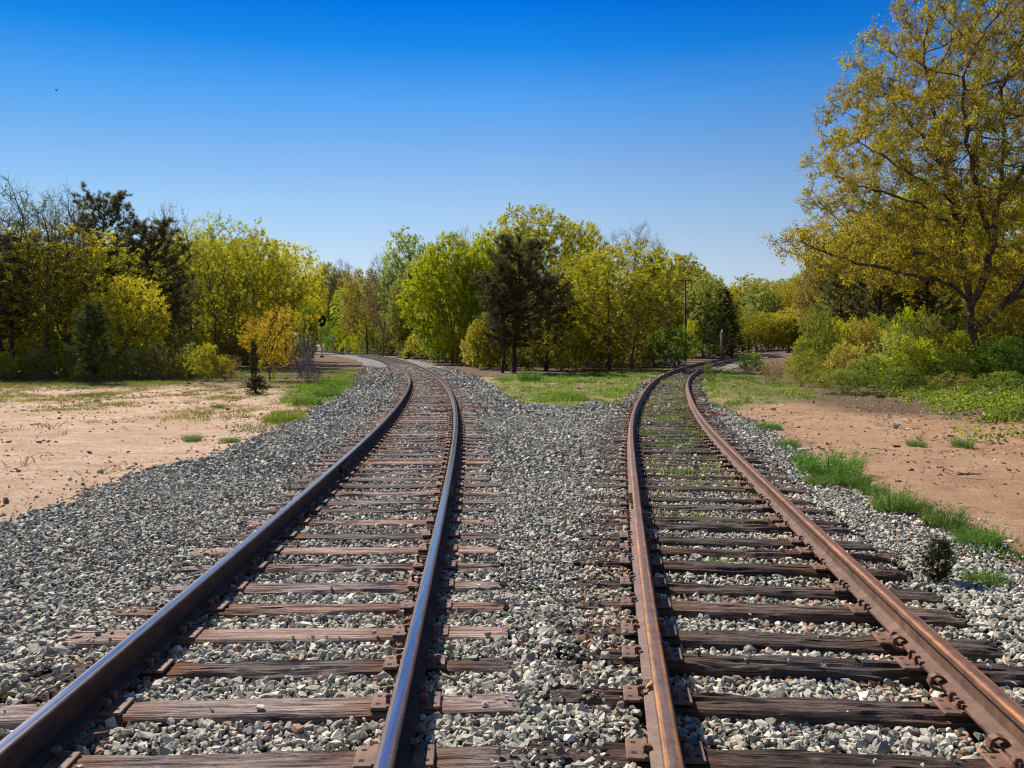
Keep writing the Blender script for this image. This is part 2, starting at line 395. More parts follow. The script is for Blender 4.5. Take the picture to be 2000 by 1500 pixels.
M = {}
M['ground'] = mat_ground(); M['stone'] = mat_stone()
M['tieL'] = mat_tie('weathered_tie_wood', False); M['tieR'] = mat_tie('old_tie_wood', True)
M['polish'] = mat_polished()
M['railbrown'] = mat_rust('brown_rail_steel', (.03, .016, .011), (.05, .025, .016), (.08, .04, .025), .85)
M['headedge'] = mat_rust('worn_rail_edge', (.05, .030, .024), (.085, .052, .042), (.14, .095, .085), .42, 5, .15, (30, .6, 30))
M['rustedge'] = mat_rust('orange_rail_edge', (.13, .060, .030), (.23, .095, .032), (.36, .15, .04), .55, 1.4, .1, (30, .5, 30))
M['rustside'] = mat_rust('rusty_rail_steel', (.085, .045, .028), (.125, .068, .043), (.18, .10, .065), .55)
M['rusthead'] = mat_rust('rusty_railhead', (.085, .055, .048), (.125, .070, .052), (.19, .090, .046), .5, 1.6, .2, (26, .5, 26))
M['plate'] = mat_rust('rusty_plate', (.080, .040, .026), (.125, .062, .040), (.19, .10, .065), .7)
M['spike'] = mat_rust('rusty_spike', (.10, .045, .03), (.16, .075, .045), (.30, .17, .12), .5)
L_OL = [(0., (.12, .115, .008)), (.4, (.31, .30, .010)), (.75, (.48, .45, .014)), (1., (.64, .58, .03))]
M['olive'] = mat_leaf('olive_yellow_leaves', L_OL)
M['yellow'] = mat_leaf('yellow_leaves', [(0., (.18, .14, .008)), (.5, (.46, .375, .012)), (1., (.68, .56, .03))])
M['gold'] = mat_leaf('golden_leaves', [(0., (.24, .17, .01)), (.5, (.55, .42, .012)), (.88, (.72, .58, .03)), (1., (.55, .24, .04))])
M['lime'] = mat_leaf('lime_leaves', [(0., (.19, .22, .006)), (.5, (.47, .52, .008)), (1., (.70, .72, .02))], .5)
M['brown'] = mat_leaf('budding_brown_leaves', [(0., (.13, .10, .022)), (.5, (.33, .26, .038)), (1., (.50, .43, .06))])
M['greygreen'] = mat_leaf('grey_green_leaves', [(0., (.12, .14, .022)), (.5, (.31, .34, .055)), (1., (.50, .53, .11))])
M['green'] = mat_leaf('fresh_green_leaves', [(0., (.075, .11, .012)), (.5, (.20, .28, .018)), (1., (.38, .46, .035))], .5)
M['oak'] = mat_leaf('young_oak_leaves', [(0., (.15, .098, .010)), (.35, (.33, .245, .010)), (.7, (.49, .40, .014)), (1., (.63, .57, .03))], hue=.004)
M['needle'] = mat_leaf('pine_needles', [(0., (.055, .055, .018)), (.5, (.145, .14, .042)), (.9, (.27, .245, .075)), (1., (.32, .20, .08))], .3)
M['needleG'] = mat_leaf('green_pine_needles', [(0., (.03, .06, .018)), (.5, (.075, .12, .030)), (1., (.16, .21, .05))], .3)
M['juniper'] = mat_leaf('juniper_needles', [(0., (.020, .030, .008)), (.5, (.055, .070, .018)), (1., (.13, .13, .03))], .15)
M['purple'] = mat_leaf('purple_leaves', [(0., (.030, .018, .055)), (.45, (.075, .050, .13)), (.7, (.14, .14, .03)), (1., (.30, .26, .04))])  # leaf tone runs from dark purple to olive
M['grass'] = mat_leaf('grass_blades', [(0., (.10, .17, .015)), (.55, (.20, .32, .025)), (.85, (.33, .40, .05)), (1., (.45, .34, .14))], .4, .02)
M['dry'] = mat_leaf('dry_grass_blades', [(0., (.16, .20, .03)), (.55, (.32, .31, .06)), (1., (.52, .41, .16))], .35, .02)
M['weed'] = mat_leaf('feathery_weed', [(0., (.055, .13, .02)), (.5, (.12, .25, .035)), (.9, (.24, .36, .05)), (1., (.36, .38, .08))], .4, .02)
M['deadleaf'] = mat_leaf('dead_leaves', [(0., (.20, .075, .03)), (.5, (.38, .20, .11)), (1., (.60, .42, .30))], .2)
M['bark'] = mat_bark('grey_brown_bark', (.045, .034, .028), (.17, .135, .115))
M['barkoak'] = mat_bark('oak_bark', (.038, .029, .024), (.165, .132, .112))
M['barkpine'] = mat_bark('pine_bark', (.035, .022, .018), (.11, .068, .055))
M['barkgrey'] = mat_bark('pale_bare_bark', (.10, .085, .10), (.24, .215, .24))

# ------------------------------------------------------------------ ground
def build_ground():
    ys = np.concatenate([np.linspace(-16, 2.2, 24)[:-1], 2.2 * (1500 / 2.2) ** np.linspace(0, 1, 560)])
    ts = np.linspace(-1, 1, 521)
    Yg = np.repeat(ys[:, None], len(ts), 1); Wd = np.maximum(Yg, 2.2) * .86 + 3.5
    Xg = ts[None, :] * Wd
    X = Xg.ravel(); Y = Yg.ravel()
    b, g, l, _, _ = masks(X, Y)
    Z = gz(X, Y)
    n, m = len(ys), len(ts)
    i = (np.arange(n - 1)[:, None] * m + np.arange(m - 1)[None, :]).ravel()
    F = np.stack([i, i + 1, i + m + 1, i + m], 1)
    me = mesh_np('ground', np.stack([X, Y, Z], 1), F, [M['ground']], smooth=True,
                 attr={'ballast': ('POINT', b), 'grass': ('POINT', g), 'litter': ('POINT', l)})
    tag(link('ground', me), kind='structure')
build_ground()

# ------------------------------------------------------------------ rails
PROF = [(.0345, .168), (.0, .1695), (-.0345, .168), (-.0365, .160), (-.0365, .135), (-.011, .124), (-.0085, .110), (-.0085, .040), (-.014, .030), (-.070, .013), (-.070, .0),
        (.070, .0), (.070, .013), (.014, .030), (.0085, .040), (.0085, .110), (.011, .124), (.0365, .135), (.0365, .160)]
# rounded head top
PROF = [(.027, .1675), (.017, .1690), (.0, .1697), (-.017, .1690), (-.027, .1675), (-.0335, .1635), (-.0365, .157)] + PROF[4:18] + [(.0365, .157), (.0335, .1635)]
def build_rail(k, side, s0, s1, headm, edgem, sidem, label, name='rail', lift=.0):
    n = max(2, int((s1 - s0) / .5))
    s = np.linspace(s0, s1, n + 1)
    x, y, th = tpos(k, s)
    ox = x + side * .7525 * np.cos(th); oy = y - side * .7525 * np.sin(th)
    z = terr(ox, oy) + .015 + lift
    cx, cy = float(ox[0]), float(oy[0])
    P = np.array(PROF); m = len(P)
    V = np.stack([ox[:, None] - cx + P[None, :, 0] * np.cos(th)[:, None], oy[:, None] - cy - P[None, :, 0] * np.sin(th)[:, None], z[:, None] + P[None, :, 1]], 2).reshape(-1, 3)
    i = (np.arange(n)[:, None] * m + np.arange(m)[None, :]); j = (np.arange(n)[:, None] * m + (np.arange(m)[None, :] + 1) % m)
    F = np.stack([i, i + m, j + m, j], 2).reshape(-1, 4)
    mi = np.tile(np.array([1 if q in (5, m - 2, m - 1, 4) else (0 if q in (1, 2) else (1 if q in (0, 3) else 2)) for q in range(m)]), n)
    me = mesh_np(name, V, F, [headm, edgem, sidem], mi)
    bm = bmesh.new(); bm.from_mesh(me); bm.verts.ensure_lookup_table()
    f0 = bm.faces.new([bm.verts[q] for q in range(m)]); f1 = bm.faces.new([bm.verts[n * m + q] for q in range(m - 1, -1, -1)])
    f0.material_index = f1.material_index = 2
    bm.normal_update(); bmesh.ops.recalc_face_normals(bm, faces=bm.faces); bm.to_mesh(me); bm.free()
    o = link(name, me, loc=(cx, cy, 0)); tag(o, label, 'rail', 'rails of the two tracks')
    return o
def joint_bar(parent, k, side, s, faces=(-1, 1), L=.62, mat=None):
    x, y, th = [float(q) for q in tpos(k, s)]
    px, py = x + side * .7525 * math.cos(th), y - side * .7525 * math.sin(th)
    for f in faces:
        mb = MB(); mb.box((f * .027, 0, .078), (.018, L, .080), bev=.006); mb.box((f * .040, 0, .035), (.03, L, .014))
        o = mb.build('joint_bar', mat, parent); o.rotation_euler = (0, 0, -th)
        o.location = (px - parent.location.x, py - parent.location.y, .015 + float(terr(px, py)))
        for q in (-.24, -.14, -.05, .05, .14, .24):
            mb = MB(); mb.tube((0, 0, 0), (f * .022, 0, 0), .017, n=6); mb.tube((f * .018, 0, 0), (f * .034, 0, 0), .009, n=8)
            b = mb.build('bolt', M['spike'], o); b.location = (f * .036, q, .080)
SJ = float(np.interp(G(872, 983, .17)[1], TR['L'][2], TR['L'][0]))
SJR = float(np.interp(G(1242, 1000, .17)[1], TR['R'][2], TR['R'][0]))
rl = build_rail('L', -1, -6, 250, M['polish'], M['headedge'], M['railbrown'], 'long shiny blue-topped steel rail, left one of the left track')
ra = build_rail('L', 1, -6, SJ - .003, M['polish'], M['headedge'], M['railbrown'], 'near length of shiny rail at the right of the left track, before its joint')
rb = build_rail('L', 1, SJ + .003, 250, M['polish'], M['headedge'], M['railbrown'], 'far length of shiny rail at the right of the left track, beyond its joint')
rc = build_rail('R', -1, -6, SJR - .004, M['rusthead'], M['rustedge'], M['rustside'], 'near length of rusty rail at the left of the right track, before its joint')
rd = build_rail('R', -1, SJR + .004, 250, M['rusthead'], M['rustedge'], M['rustside'], 'far length of rusty rail at the left of the right track, beyond its joint')
re_ = build_rail('R', 1, -6, 250, M['rusthead'], M['rustedge'], M['rustside'], 'long rusty rail with orange head, right one of the right track')
joint_bar(ra, 'L', 1, SJ, mat=M['railbrown']); joint_bar(rc, 'R', -1, SJR, mat=M['rustside'])
joint_bar(rb, 'L', 1, SJ + 5.2, (-1,), .9, M['railbrown']); joint_bar(rl, 'L', -1, SJ + 2.2, (1,), .62, M['railbrown'])
# rail anchors clipped under the rusty right-hand rail
def anchor(u, v, label, par_k='R', side=1, inner=-1):
    y = G(u, v, .03)[1]; s = float(np.interp(y, TR[par_k][2], TR[par_k][0]))
    x, yy, th = [float(q) for q in tpos(par_k, s)]
    px, py = x + side * .7525 * math.cos(th), yy - side * .7525 * math.sin(th)
    mb = MB(); t_ = np.linspace(-.9, math.pi * 1.05, 12)
    prof = np.stack([inner * (.085 + .028 * np.sin(t_ * .9)), -.012 + .034 * (1 - np.cos(t_)) * .5 + .0], 1)
    prof = np.array([(inner * .02, -.012), (inner * .07, -.016), (inner * .095, -.010), (inner * .108, .010), (inner * .102, .034), (inner * .082, .044), (inner * .060, .036), (inner * .050, .026)])
    w = .0; V = []
    for a in (-.016, .016):
        for dn in (0, 1):
            for q in prof:
                c = np.array((inner * .075, .012)); d = np.array(q) - c; d = d / (np.linalg.norm(d) + 1e-6)
                p = np.array(q) + d * (.014 if dn else 0); V.append((p[0], a, p[1]))
    n = len(prof); F = []
    for i in range(n - 1):
        F += [[i, i + 1, n + i + 1, n + i], [2 * n + i, 3 * n + i, 3 * n + i + 1, 2 * n + i + 1], [n + i, n + i + 1, 3 * n + i + 1, 3 * n + i], [i, 2 * n + i, 2 * n + i + 1, i + 1]]
    F += [[0, n, 3 * n, 2 * n], [n - 1, 3 * n - 1, 4 * n - 1, 2 * n - 1]]
    mb.add(V, F); o = mb.build('rail_anchor', M['spike']); o.location = (px, py, .012); o.rotation_euler = (0, 0, -th); o.scale = (1.0, 1.4, 1.0)
    tag(o, label, 'rail anchor', 'steel anchors clipped to the rusty rail')
anchor(1872, 1268, 'curved rusty steel anchor clipped to the right rusty rail, beside the lowest full tie')
anchor(1945, 1345, 'big curved rusty anchor on the right rusty rail, second from the bottom corner')
anchor(1975, 1468, 'rusty steel anchor on the right rusty rail, in the bottom right corner')
anchor(1505, 990, 'small dark rail anchor on the right rusty rail, halfway up')

# ------------------------------------------------------------------ ties
def tie_mesh(i, rough, mat):
    L, Wd, H = 2.62, .225, .17
    nx = 110; xs = np.linspace(-L / 2, L / 2, nx)
    tops = np.linspace(-Wd / 2, Wd / 2, 17)
    sec = [(-Wd / 2, -H), (-Wd / 2, -H * .6), (-Wd / 2, -.03), (-Wd / 2, -.010)] + [(q, 0.) for q in tops[1:-1]] + [(Wd / 2, -.010), (Wd / 2, -.03), (Wd / 2, -H * .6), (Wd / 2, -H)]
    sec = np.array(sec); m = len(sec)
    X = np.repeat(xs[:, None], m, 1); Yv = np.repeat(sec[None, :, 0], nx, 0); Z = np.repeat(sec[None, :, 1], nx, 0)
    sd_ = i * 17 + 3
    g = fbm(X * 2.2 + 50, Yv * 60 + 30, sd_, 3); big = fbm(X * 3, Yv * 9 + 10, sd_ + 5, 3)
    top = np.clip(1 + Z / .04, 0, 1)
    endk = np.clip((np.abs(X) - L / 2 + .28) / .28, 0, 1) ** 2
    Z = Z - top * rough * (.016 * np.clip(g - .45, 0, 1) * 2.2 + .012 * np.clip(.55 - big, 0, 1) * 2) - top * endk * rough * .022 * np.clip(fbm(X * 12, Yv * 30, sd_ + 8, 2) - .3, 0, 1) * 2
    edge = np.clip((np.abs(Yv) - Wd * .38) / (Wd * .12), 0, 1) * top
    Z -= edge * rough * .02 * fbm(X * 4, Yv * 3, sd_ + 9, 3) ** 2 * 1.6
    Yv = Yv + (fbm(X * 2.5, Z * 0 + np.sign(Yv) * 9, sd_ + 11, 3) - .5) * .022 * rough + (fbm(X * .5, X * 0, sd_ + 30, 2) - .5) * .012
    endx = (fbm(Yv * 20 + 40, Z * 20 + 9, sd_ + 13, 3) - .5) * .07 * rough
    X = X + np.where(np.arange(nx)[:, None] < 2, -endx, 0) + np.where(np.arange(nx)[:, None] > nx - 3, endx, 0)
    V = np.stack([X, Yv, Z], 2).reshape(-1, 3)
    a = (np.arange(nx - 1)[:, None] * m + np.arange(m - 1)[None, :]).ravel()
    F = np.stack([a, a + m, a + m + 1, a + 1], 1)
    me = mesh_np('railroad_tie', V, F, [mat])
    bm = bmesh.new(); bm.from_mesh(me); bm.verts.ensure_lookup_table()
    bm.faces.new([bm.verts[q] for q in range(m - 1, -1, -1)]); bm.faces.new([bm.verts[(nx - 1) * m + q] for q in range(m)])
    bmesh.ops.recalc_face_normals(bm, faces=bm.faces); bm.to_mesh(me); bm.free()
    return me
TM = {'L': [tie_mesh(i, r, M['tieL']) for i, r in enumerate((.5, 1.3, .8, 1.8, .5, 1.2, 1.5))],
      'R': [tie_mesh(i + 20, r, M['tieR']) for i, r in enumerate((2.2, 1.7, 1.2, 2.5, 1.5, 2.0, 1.3))]}
def plate_mesh():
    mb = MB(); mb.box((0, 0, .007), (.335, .19, .014), bev=.004)
    for sgn in (-1, 1): mb.box((sgn * .082, 0, .017), (.018, .188, .010), bev=.003)
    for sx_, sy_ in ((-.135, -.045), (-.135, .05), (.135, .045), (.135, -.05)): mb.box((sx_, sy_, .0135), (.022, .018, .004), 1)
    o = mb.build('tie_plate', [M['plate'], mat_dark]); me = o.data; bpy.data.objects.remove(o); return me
mat_dark = mat_plain('spike_hole_painted_shade', (.02, .012, .01), .9)  # near-black colour painted as the shade inside open spike holes
def spike_mesh():
    mb = MB(); mb.box((0, 0, .018), (.017, .017, .05)); mb.box((.006, 0, .048), (.044, .032, .014), bev=.005, taper=.8)
    o = mb.build('spike', M['spike']); me = o.data; bpy.data.objects.remove(o); return me
PLATE = plate_mesh(); SPIKE = spike_mesh()
ORD = ['bottommost', 'second', 'third', 'fourth', 'fifth', 'sixth', 'seventh', 'eighth', 'ninth', 'tenth', 'eleventh', 'twelfth', 'thirteenth', 'fourteenth', 'fifteenth', 'sixteenth', 'seventeenth',
       'eighteenth', 'nineteenth', 'twentieth', 'twenty-first', 'twenty-second', 'twenty-third', 'twenty-fourth', 'twenty-fifth', 'twenty-sixth', 'twenty-seventh', 'twenty-eighth', 'twenty-ninth', 'thirtieth']
NEARV = {'L': [1506, 1393, 1311, 1249, 1195, 1154, 1114, 1081, 1052, 1024, 1001, 985], 'R': [1500, 1387, 1302, 1252, 1197, 1154, 1113, 1082, 1061, 1032, 1019, 995, 980, 958]}
TIES = {}
for k in 'LR':
    ux = 650 if k == 'L' else 1480
    ss = [float(np.interp(G(ux, v, 0)[1], TR[k][2], TR[k][0])) for v in NEARV[k]]
    while ss[-1] < 128: ss.append(ss[-1] + .53 + float(U(-.05, .05)))
    TIES[k] = [(s, float(U(-.06, .06)) if i > 1 else 0., float(U(-.03, .03)), float(U(-.012, .004)), float(U(-.02, .02))) for i, s in enumerate(ss)]
    # k: arclength, lateral shift, length change, height, skew
trk = {'L': 'left', 'R': 'right'}
tie_far = []
for k in 'LR':
    for i, (s, lat, dl, dz, sk) in enumerate(TIES[k]):
        x, y, th = [float(q) for q in tpos(k, s)]
        px, py = x + lat * math.cos(th), y - lat * math.sin(th)
        z0 = float(terr(px, py)) + dz
        if i >= 150:
            tie_far.append((k, px, py, z0, th + sk)); continue
        o = link('railroad_tie', TM[k][int(U(0, 7))], loc=(px, py, z0)); o.rotation_euler = (float(U(-.01, .01)), 0, -th + sk + (math.pi if U() < .5 else 0))
        o.scale = (1 + dl, float(U(.94, 1.04)), 1)
        look = {'L': 'weathered brown', 'R': 'dark cracked'}[k]
        if i < 30: lab = '%s wooden tie of the %s track, %s counting up from the bottom edge' % (look, trk[k], ORD[i])
        elif i < 75: lab = '%s thin-looking tie of the %s track, between the thirtieth and the bend' % (look, trk[k])
        else: lab = '%s distant tie of the %s track, tiny in the far bend' % (look, trk[k])
        tag(o, lab, 'railroad tie', 'wooden ties under the %s track' % trk[k])
        if s > 45: continue
        flip = abs(((o.rotation_euler.z + math.pi) % (2 * math.pi)) - math.pi) > 1.6
        for side in (-1, 1):
            lx = side * .7525 - lat; ly = 0
            if flip: lx = -lx
            lx /= o.scale[0]
            p = link('tie_plate', PLATE, o, (lx, 0, -dz - .001 if dz > -.006 else .004))
            p.scale = (1 / o.scale[0], 1 / o.scale[1], 1)
            if s > 22: continue
            for (qx, qy, on) in ((-.088, -.045, .9), (-.092, .05, .75), (.088, .045, .9), (.092, -.05, .65), (.135, -.05, .12), (-.135, .05, .12)):
                if U() > on: continue
                sp = link('spike', SPIKE, p, (qx, qy, float(U(.0, .012))))
                sp.rotation_euler = (float(U(-.1, .1)), float(U(-.1, .1)), (0 if qx < 0 else math.pi) + float(U(-.2, .2)))
mb = MB()
for k, px, py, z0, th in tie_far: mb.box((px, py, z0 - .08), (2.6, .225, .16), 0 if k == 'L' else 1, rz=-th)
tag(mb.build('far_ties', [M['tieL'], M['tieR']]), 'tiny brown ties in the farthest bends of both tracks', 'railroad ties', kind='stuff')

# ------------------------------------------------------------------ ballast stones
def hull(npts, seed, flat=.6):
    r = np.random.default_rng(seed)
    p = r.normal(size=(npts, 3)); p /= np.linalg.norm(p, axis=1)[:, None]
    p = np.sign(p) * np.abs(p) ** .8
    p *= np.array([1, r.uniform(.6, .95), r.uniform(.42, .8)]) * r.uniform(.82, 1.1, (npts, 1))
    bm = bmesh.new()
    for q in p: bm.verts.new(q)
    res = bmesh.ops.convex_hull(bm, input=bm.verts)
    bmesh.ops.delete(bm, geom=[g for g in res['geom_interior'] if isinstance(g, bmesh.types.BMVert)], context='VERTS')
    bmesh.ops.triangulate(bm, faces=bm.faces)
    bm.verts.index_update()
    V = np.array([v.co[:] for v in bm.verts]); F = np.array([[v.index for v in f.verts] for f in bm.faces]); bm.free()
    return V, F
def rotm(n):
    q = rng.normal(size=(n, 4)); q[:, 1:3] *= .35; q /= np.linalg.norm(q, axis=1)[:, None]
    w, x, y, z = q.T
    return np.stack([1 - 2 * (y * y + z * z), 2 * (x * y - z * w), 2 * (x * z + y * w), 2 * (x * y + z * w), 1 - 2 * (x * x + z * z), 2 * (y * z - x * w), 2 * (x * z - y * w), 2 * (y * z + x * w), 1 - 2 * (x * x + y * y)], 1).reshape(n, 3, 3)
def scatter(y0, y1, sp, jit=.95):
    hw = y1 * .60 + .9
    xs = np.arange(-hw, hw, sp); ys = np.arange(y0, y1, sp)
    X, Y = np.meshgrid(xs, ys); X = X.ravel() + U(-.5, .5, X.size) * sp * jit; Y = Y.ravel() + U(-.5, .5, Y.size) * sp * jit
    k = np.abs(X) < Y * .60 + .9
    return X[k], Y[k]
def in_tie(k, s, o, pad=.0):
    ts = np.array([t[0] for t in TIES[k]]); j = np.clip(np.searchsorted(ts, s), 1, len(ts) - 1)
    d = np.minimum(np.abs(s - ts[j]), np.abs(s - ts[j - 1]))
    return (d < .112 + pad) & (np.abs(o) < 1.30 + pad)
def build_stones():
    VV = []; FF = []; TT = []; base = 0
    bands = [(2.9, 6.2, .027, .0245, 15, 16), (6.2, 12, .033, .026, 11, 12), (12, 22, .052, .033, 8, 8), (22, 36, .082, .050, 7, 6), (36, 70, .15, .080, 6, 5)]
    for bi, (y0, y1, sp, rad, npt, nv) in enumerate(bands):
        X, Y = scatter(y0, y1, sp)
        b, g, l, oL, oR = masks(X, Y)
        sL, _ = track_uv('L', X, Y); sR, _ = track_uv('R', X, Y)
        # scattered stones just outside the ballast edge
        bb = masks(X + U(-.28, .28, len(X)), Y + U(-.28, .28, len(X)))[0]
        b2 = masks(X + rng.normal(0, .5, len(X)), Y + rng.normal(0, .5, len(X)))[0]
        keep = (b > .5) | ((bb > .5) & (U(0, 1, len(X)) < .38)) | ((b2 > .5) & (U(0, 1, len(X)) < .13))
        ontie = in_tie('L', sL, oL) | in_tie('R', sR, oR)
        ontie_c = in_tie('L', sL, oL, -.02) | in_tie('R', sR, oR, -.02)
        bury = ((oL < -1.0) & (oL > -1.4)) | ((oR < -1.0) & (oR > -1.5))
        keep &= (~ontie) | (ontie & (U(0, 1, len(X)) < np.where(bury, np.where(X < 0, .13, .34), .011)))
        rail = (np.abs(np.abs(oL) - .7525) < .085) | (np.abs(np.abs(oR) - .7525) < .085)
        keep &= ~rail | (U(0, 1, len(X)) < .5) & ~ontie
        # the rusty track's cribs: fewer stones where plants and soil fill them
        keep &= ~((np.abs(oR) < 1.2) & (Y > 14) & (fbm(X * 1.5, Y * 1.5, 91) > .66))
        X, Y, oL, oR, ontie, rail = X[keep], Y[keep], oL[keep], oR[keep], ontie[keep], rail[keep]
        n = len(X)
        sz = rad * .83 * np.exp(rng.normal(0, .34, n)); sz = np.minimum(sz, rad * 1.9)
        lv = terr(X, Y) - .032 + (fbm(X * 1.2, Y * 1.2, 81) - .5) * .03
        lv = np.where(np.abs(oL) < 1.32, terr(X, Y) - .040 + (fbm(X * 2, Y * 2, 83) - .5) * .03, lv)
        lv = np.where(np.abs(oR) < 1.32, terr(X, Y) - np.interp(Y, [5, 10], [.070, .048]) + (fbm(X * 2, Y * 2, 84) - .5) * .035, lv)
        lv = np.where((oR < -.85) & (oR > -2.0), np.maximum(lv, terr(X, Y) - .028), lv)
        z = np.where(ontie, terr(X, Y) + sz * .3, lv + U(-.010, .012, n)); sz = np.where(ontie, sz * .72, sz)
        z = np.where(rail, np.minimum(z, terr(X, Y) - .02 - sz * .6), z)
        tone = np.clip(rng.beta(1.9, 1.9, n) * .86, 0, .86)
        rusty = np.minimum(np.abs(np.abs(oL) - .75), np.abs(np.abs(oR) - .75))
        pr_ = .045 + .45 * np.clip(1 - rusty / .25, 0, 1) * (fbm(X * 3, Y * 3, 90) > .45) + .22 * (np.abs(oR) < 1.2) * (fbm(X * 1.6, Y * 1.6, 92) > .52) 
        tone = np.where(U(0, 1, n) < pr_, U(.88, 1, n), tone)
        tone = tone * (1 - .0 * b[keep])
        R = rotm(n); pid = rng.integers(0, nv, n)
        for p in range(nv):
            s_ = np.where(pid == p)[0]
            if not len(s_): continue
            hv, hf = hull(npt, 100 * bi + p)
            v = np.einsum('nij,mj->nmi', R[s_], hv) * sz[s_][:, None, None]
            v += np.stack([X[s_], Y[s_], z[s_]], 1)[:, None, :]
            VV.append(v.reshape(-1, 3)); f = hf[None] + (np.arange(len(s_)) * len(hv))[:, None, None] + base
            FF.append(f.reshape(-1, 3)); TT.append(np.repeat(tone[s_], len(hf))); base += len(s_) * len(hv)
    me = mesh_np('ballast_stones', np.concatenate(VV), np.concatenate(FF), [M['stone']], attr={'tone': ('FACE', np.concatenate(TT))})
    print('stones tris', len(me.polygons))
    tag(link('ballast_stones', me), 'grey crushed stone ballast between and beside the two tracks', 'gravel', kind='stuff')
build_stones()

def build_clods():
    X = U(-24, 26, 150000); Y = 3 * (50 / 3) ** U(0, 1, 150000)
    k = (np.abs(X) < Y * .6 + .5); X, Y = X[k], Y[k]; b, g, l, oL, oR = masks(X, Y)
    k = (b < .5) & (U(0, 1, len(X)) < np.clip(fbm(X * 1.3, Y * 1.3, 95) * 3.4 - 1.35, .02, 1) * np.clip(Y / 14, .15, 1)); X, Y = X[k], Y[k]
    n = len(X); sz = .011 * np.exp(rng.normal(0, .6, n)) * (1 + Y / 25); hv, hf = hull(8, 77); R = rotm(n)
    v = np.einsum('nij,mj->nmi', R, hv) * sz[:, None, None] * np.array([1.3, 1.3, .8]) + np.stack([X, Y, gz(X, Y)], 1)[:, None, :]
    f = hf[None] + (np.arange(n) * len(hv))[:, None, None]
    me = mesh_np('dirt_clods', v.reshape(-1, 3), f.reshape(-1, 3), [M['clod']], attr={'tone': ('FACE', np.repeat(U(0, 1, n), len(hf)))})
    tag(link('dirt_clods', me), 'small clods and crumbs lying on the bare dirt either side', 'dirt', kind='stuff')
_t = NT('dirt_clod'); _t.pr(_t.ramp(_t.attr('tone'), [(0., (.10, .06, .04)), (.5, (.26, .155, .095)), (1., (.42, .28, .18))]), .95); M['clod'] = _t.m
build_clods()
# ------------------------------------------------------------------ vegetation builders
def tubes(P0, P1, R0, R1, ns=5):
    P0, P1 = np.asarray(P0), np.asarray(P1); n = len(P0)
    d = P1 - P0; d /= np.linalg.norm(d, axis=1)[:, None] + 1e-9
    ref = np.where(np.abs(d[:, 2:3]) > .9, np.array([[1., 0, 0]]), np.array([[0, 0, 1.]]))
    a = np.cross(d, ref); a /= np.linalg.norm(a, axis=1)[:, None] + 1e-9; b = np.cross(d, a)
    t = np.arange(ns) * 2 * math.pi / ns
    R = a[:, None, :] * np.cos(t)[None, :, None] + b[:, None, :] * np.sin(t)[None, :, None]
    V = np.concatenate([P0[:, None] + R * np.asarray(R0)[:, None, None], P1[:, None] + R * np.asarray(R1)[:, None, None]], 1)
    i = np.arange(ns); j = (i + 1) % ns
    f = np.stack([i, j, j + ns, i + ns], 1)
    F = f[None] + (np.arange(n) * 2 * ns)[:, None, None]
    return V.reshape(-1, 3), F.reshape(-1, 4)
def wood_mesh(name, segs, mat):
    """segs: list of (P0,P1,R0,R1,ns)"""
    VV, FF, b = [], [], 0
    for s in segs:
        if len(s[0]) == 0: continue
        V, F = tubes(*s); VV.append(V); FF.append(F + b); b += len(V)
    return mesh_np(name, np.concatenate(VV), np.concatenate(FF), [mat], smooth=True)
def leaf_mesh(name, C, size, tone, mat, r=None, aspect=.62, up=.25, D=None):
    """one folded rhombus per leaf"""
    r = r or rng; n = len(C)
    a = r.normal(size=(n, 3)) if D is None else D + r.normal(size=(n, 3)) * .35
    a /= np.linalg.norm(a, axis=1)[:, None]
    nn = r.normal(size=(n, 3)); nn[:, 2] = np.abs(nn[:, 2]) + up
    b = np.cross(nn, a); b /= np.linalg.norm(b, axis=1)[:, None] + 1e-9
    c = np.cross(a, b)
    s = np.asarray(size)[:, None] * np.ones((n, 1))
    V = np.stack([C - a * s * .5, C + b * s * .5 * aspect + c * s * .12, C + a * s * .5, C - b * s * .5 * aspect + c * s * .12], 1).reshape(-1, 3)
    F = (np.arange(n) * 4)[:, None] + np.array([[0, 1, 2, 3]])
    return mesh_np(name, V, F, [mat], attr={'tone': ('FACE', tone)})
def colonize(A, pos, par, step, kill, infl, it=140, r=None, trop=.0):
    """space colonisation; A attractors, pos/par initial skeleton"""
    pos = [np.array(p, float) for p in pos]; par = list(par)
    P = np.array(pos); A = A.copy()
    D = np.linalg.norm(A[:, None] - P[None], axis=2); near = D.argmin(1); nd = D.min(1)
    used = {}
    for _ in range(it):
        if not len(A): break
        act = nd < infl
        if not act.any(): break
        ids = near[act]; vec = A[act] - P[ids]; vec /= np.linalg.norm(vec, axis=1)[:, None] + 1e-9
        acc = np.zeros((len(P), 3)); np.add.at(acc, ids, vec)
        w = np.unique(ids); dirs = acc[w]; nrm = np.linalg.norm(dirs, axis=1)
        dirs = dirs / (nrm[:, None] + 1e-9) + r.normal(size=dirs.shape) * .16 + np.array([0, 0, trop]); dirs /= np.linalg.norm(dirs, axis=1)[:, None]
        new = P[w] + dirs * step
        ok = np.ones(len(w), bool)
        for q, i in enumerate(w):
            c = used.get(i, 0)
            if c >= 3: ok[q] = False
            used[i] = c + 1
        if not ok.any(): break
        new = new[ok]; par += list(w[ok]); n0 = len(P); P = np.concatenate([P, new])
        D = np.linalg.norm(A[:, None] - new[None], axis=2); j = D.argmin(1); m = D.min(1)
        up = m < nd; near[up] = j[up] + n0; nd[up] = m[up]
        k = nd > kill
        A, near, nd = A[k], near[k], nd[k]
    return P, np.array(par)
